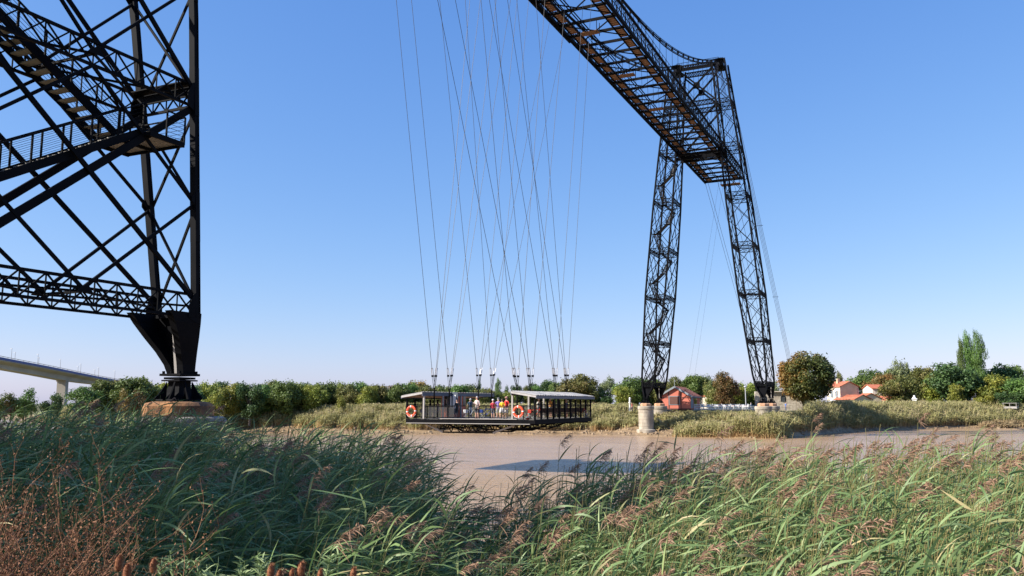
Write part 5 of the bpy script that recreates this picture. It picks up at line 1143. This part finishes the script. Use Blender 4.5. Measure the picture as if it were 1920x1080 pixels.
# dried brown weeds, teasels and fleabane at the bottom left
M['dry_stem'] = leafmat('dry russet stems', [(.14, .06, .03), (.25, .11, .055), (.36, .19, .10)], rough=.8, trans=.1)
def dried_weed(loc, h, spread, seed, label):
    r = random.Random(seed); tips = []; m = MB(); T = []
    def branch(p, d, l, rad, lev):
        n = 4; pts = [p]; q = p.copy()
        for i in range(n):
            d = (d + Vector((r.gauss(0, .16), r.gauss(0, .16), .06))).normalized(); q = q + d * l / n; pts.append(q.copy())
            if lev < 3 and r.random() < .95:
                a = r.uniform(0, 6.28); e = (d + Vector((math.cos(a), math.sin(a), .25)) * .75).normalized(); branch(q.copy(), e, l * r.uniform(.38, .6), rad * .55, lev + 1)
        m.tube(pts, [rad * (1 - .18 * i) for i in range(n + 1)], 3, cap=False)
        if lev >= 1: tips.extend(pts[1:])
    for i in range(9):
        a = r.uniform(0, 6.28); branch(Vector((r.gauss(0, spread * .3), r.gauss(0, spread * .3), 0)), Vector((math.cos(a) * .22 + .05, math.sin(a) * .22, 1)).normalized(), h * r.uniform(.45, .66), .006, 0)
    o = empty('dried_weed', loc); tag(o, label, 'weed', 'dried brown weeds in the bottom left corner')
    me = bpy.data.meshes.new('stems'); me.from_pydata(m.v, [], m.f); me.materials.append(M['dry_stem']); a = me.attributes.new('tint', 'FLOAT', 'POINT'); a.data.foreach_set('value', np.clip(np.random.default_rng(seed).normal(.5, .25, len(m.v)), 0, 1).astype(np.float32)); link(me, 'stems', o)
    g = np.random.default_rng(seed); tp = np.array([tuple(t) for t in tips]); c = np.repeat(tp, 2, 0) + g.normal(0, .012, (len(tp) * 2, 3)); k = len(c); u = g.normal(size=(k, 3)); u /= np.linalg.norm(u, axis=1)[:, None]; v = np.cross(u, g.normal(size=(k, 3))); v /= np.linalg.norm(v, axis=1)[:, None]; s = g.uniform(.003, .008, (k, 1))
    V = np.stack([c - u * s, c + v * s * .6, c + u * s, c - v * s * .6], 1).reshape(-1, 3); link(np_mesh('seed_heads', V, np.arange(len(V)).reshape(-1, 4), M['dry_stem'], g.uniform(0, .7, k).repeat(4)), 'seed_heads', o)
def gpos(px, d): p = at(px, d); return Vector((p.x, p.y, float(ground_z(p.x, p.y))))
def apx(px, d):  # ground point below a foreground column
    a = math.atan((px - 960) / FPX) - YAW; x, y = math.sin(a) * d, math.cos(a) * d; return Vector((x, y, float(ground_z(x, y))))
for px, d, h, sp, sd, lb in ((5, 4.9, 1.5, .25, 1, 'dried brown weed clump at the left edge'), (88, 4.6, 1.6, .16, 2, 'dried russet weed with the tallest seed sprays'), (112, 5.0, 1.5, .12, 3, 'dried russet weed right of the tallest one'), (60, 3.9, 1.15, .3, 4, 'low tangled brown weed in the bottom left corner'), (135, 4.3, .95, .15, 5, 'thin brown weed left of the teasels'), (-60, 4.6, 1.6, .4, 6, 'dried brown weed cut by the left edge'), (30, 4.3, 1.3, .3, 9, 'tangled brown weed between the left edge and the tallest one')):
    dried_weed(apx(px, d), h, sp, sd, lb)
M['teasel'] = mat('rust brown teasel', (.16, .055, .022), (.36, .14, .055), rough=.8, scale=60)
M['teasel_stem'] = mat('dry teasel stem', (.28, .17, .09), rough=.8)
def teasel(px, y, d, s, label, seed):
    r = random.Random(seed); a = math.atan((px - 960) / FPX) - YAW; X_, Y_ = math.sin(a) * d, math.cos(a) * d; g = float(ground_z(X_, Y_))
    dp = d * math.cos(a + YAW); zc_ = EYE - (math.tan(math.atan((y - 540) / FPX) - TILT)) * dp
    o = empty('teasel', (X_, Y_, g)); tag(o, label, 'teasel', 'teasel heads at the bottom edge'); hz = zc_ - g
    m = MB(); m.tube([(r.gauss(0, .03), r.gauss(0, .03), 0), (r.gauss(0, .02), 0, hz * .5), (0, 0, hz - .035 * s)], [.006, .005, .004], 6); m.build('stem', M['teasel_stem'], o)
    m = MB(); m.lathe([(.005, -.035), (.013, -.028), (.018, -.008), (.017, .018), (.010, .036), (.003, .044)], (0, 0, 0), 14)
    for i in range(720):
        t = r.uniform(-.033, .043); rad = np.interp(t, [-.035, -.028, -.008, .018, .036, .044], [.005, .013, .018, .017, .010, .003]); b = r.uniform(0, 6.28); dv = Vector((math.cos(b), math.sin(b), .55 + t * 10)).normalized(); p = Vector((rad * math.cos(b), rad * math.sin(b), t)); q = dv.cross(Vector((0, 0, 1))).normalized() * .0008
        m.add([p - q, p + q, p + dv * r.uniform(.010, .021)], [(0, 1, 2)])
    m.v = [(x * s, y_ * s, z * s + hz) for x, y_, z in m.v]; m.build('head', M['teasel'], o)
    m = MB()
    for i in range(9):
        b = i * .7 + r.random() * .3; l = r.uniform(.035, .075) * s; m.tube([(0, 0, hz - .036 * s), (.6 * l * math.cos(b), .6 * l * math.sin(b), hz - .036 * s + .005), (.95 * l * math.cos(b), .95 * l * math.sin(b), hz - .036 * s + l * .75)], [.0015, .0012, .0004], 3)
    m.build('bracts', M['teasel_stem'], o)
for i, (px, y, d, s, lb) in enumerate(((247, 1051, 3.9, 1.0, 'teasel head just right of the brown weeds, higher of that pair'), (263, 1068, 3.8, 1.05, 'teasel head below and right of the first one'), (310, 1055, 4.0, .95, 'lone teasel head with long curved bracts'), (523, 1068, 3.7, 1.0, 'leftmost teasel of the middle cluster'), (539, 1075, 3.75, .85, 'small low teasel in the middle cluster'), (561, 1074, 3.7, .8, 'second low teasel in the middle cluster'), (578, 1066, 3.7, 1.1, 'tallest teasel of the middle cluster'), (613, 1074, 3.8, .85, 'small teasel ending the middle cluster'), (673, 1073, 3.8, .95, 'teasel standing alone right of the middle cluster'))):
    teasel(px, y + 7, d, s * .8, lb, i)
M['weed_leaf'] = leafmat('grey green weed leaves', [(.12, .17, .06), (.20, .27, .11), (.32, .38, .19)], rough=.6, trans=.2)
def fleabane(px, d, h, seed, label, nst=7):
    r = np.random.default_rng(seed); Vs, Fs, Ts = [], [], []; off = 0
    for s in range(nst):
        b0 = np.array([r.normal(0, .07), r.normal(0, .07), 0]); dr = np.array([r.normal(.05, .22), r.normal(0, .22), 1.]); dr /= np.linalg.norm(dr); H = (h * 1.3 + .1) * r.uniform(.6, 1)
        lines = [(b0, dr, H, 0)]
        for j in range(9): u = r.uniform(.4, .95); a = r.uniform(0, 6.28); e = dr + np.array([math.cos(a), math.sin(a), 0]) * .7; lines.append((b0 + dr * H * u, e / np.linalg.norm(e), H * .3 * (1.15 - u), 1))
        for p, dd, l, lev in lines:
            t = np.linspace(0, 1, 4); P = (p[None] + dd[None] * (l * t)[:, None])[None]; V, F = strips(P, np.full((1, 4), .0026 if lev == 0 else .0014), r.normal(size=(1, 3))); Vs.append(V); Fs.append(F + off); Ts.append(np.full(len(V), .3)); off += len(V)
            n = int(46 * l / .5) + 8; u = r.uniform(0, 1, n); B = p[None] + dd[None] * (l * u)[:, None]; az = r.uniform(0, 6.28, n); L = r.uniform(.02, .06, n); q = np.linspace(0, 1, 3)
            LP = B[:, None] + np.stack([np.cos(az)[:, None] * L[:, None] * q, np.sin(az)[:, None] * L[:, None] * q, L[:, None] * (.9 * q - .4 * q * q)], 2); V, F = strips(LP, np.tile([.0022, .004, .0006], (n, 1)), r.normal(size=(n, 3))); Vs.append(V); Fs.append(F + off); Ts.append(np.clip(r.normal(.5, .25, n), 0, 1).repeat(6)); off += len(V)
    p = apx(px, d); o = link(np_mesh('weed_plant', np.concatenate(Vs), np.concatenate(Fs), M['weed_leaf'], np.concatenate(Ts)), 'weed_plant'); o.location = p; tag(o, label, 'weed', 'grey green weeds along the bottom edge')
FB = [(505, 4.6, .98, 'tallest feathery grey green weed in the shaded bottom middle'), (480, 4.4, .86, 'feathery weed left of the tallest one'), (553, 4.7, .82, 'feathery weed right of the tallest one'), (440, 4.5, .82, 'spiky green weed behind the lone teasel'), (400, 4.2, .70, 'low green weed between teasels'), (350, 4.3, .80, 'green weed right of the lone teasel'), (330, 3.9, .66, 'low green weed beneath the lone teasel'), (590, 4.6, .80, 'green weed before the reed edge'), (455, 3.9, .62, 'low weed under the feathery ones'), (375, 3.8, .60, 'small weed at the bottom edge by the teasels'), (420, 3.8, .6, 'small weed in the bottom edge middle'), (290, 4.1, .6, 'small weed between the first teasels'), (230, 4.2, .62, 'small weed at the foot of the brown weeds'), (545, 4.1, .62, 'low weed above the middle teasel cluster'), (500, 3.8, .58, 'low weed left of the middle teasel cluster'), (640, 4.4, .66, 'low weed right of the middle teasel cluster')]
for i, (px, d, h, lb) in enumerate(FB): fleabane(px, d, h, 40 + i, lb, 8)
# short bank grass under the viewer
r = np.random.default_rng(31); n = 26000; a = R(1) * r.uniform(-46, 46, n); d = np.sqrt(r.uniform(1.2 ** 2, 7.5 ** 2, n)); x = np.sin(a - YAW) * d; y = np.cos(a - YAW) * d; g = ground_z(x, y); k = 4; t = np.linspace(0, 1, k); H = r.uniform(.12, .55, n); az = r.uniform(0, 6.28, n); bd = r.uniform(.1, .6, n)
P = np.stack([x[:, None] + np.cos(az)[:, None] * bd[:, None] * H[:, None] * t ** 2, y[:, None] + np.sin(az)[:, None] * bd[:, None] * H[:, None] * t ** 2, g[:, None] + H[:, None] * t], 2)
V, F = strips(P, np.array([1, .9, .6, .05])[None] * r.uniform(.002, .005, (n, 1)), r.normal(size=(n, 3)) * np.array([1, 1, .1])); o = link(np_mesh('bank_grass', V, F, M['weed_leaf'], np.clip(r.normal(.35, .3, n), 0, 1).repeat(k * 2)), 'bank_grass'); tag(o, 'short grass on the near bank', 'grass', None, 'stuff')
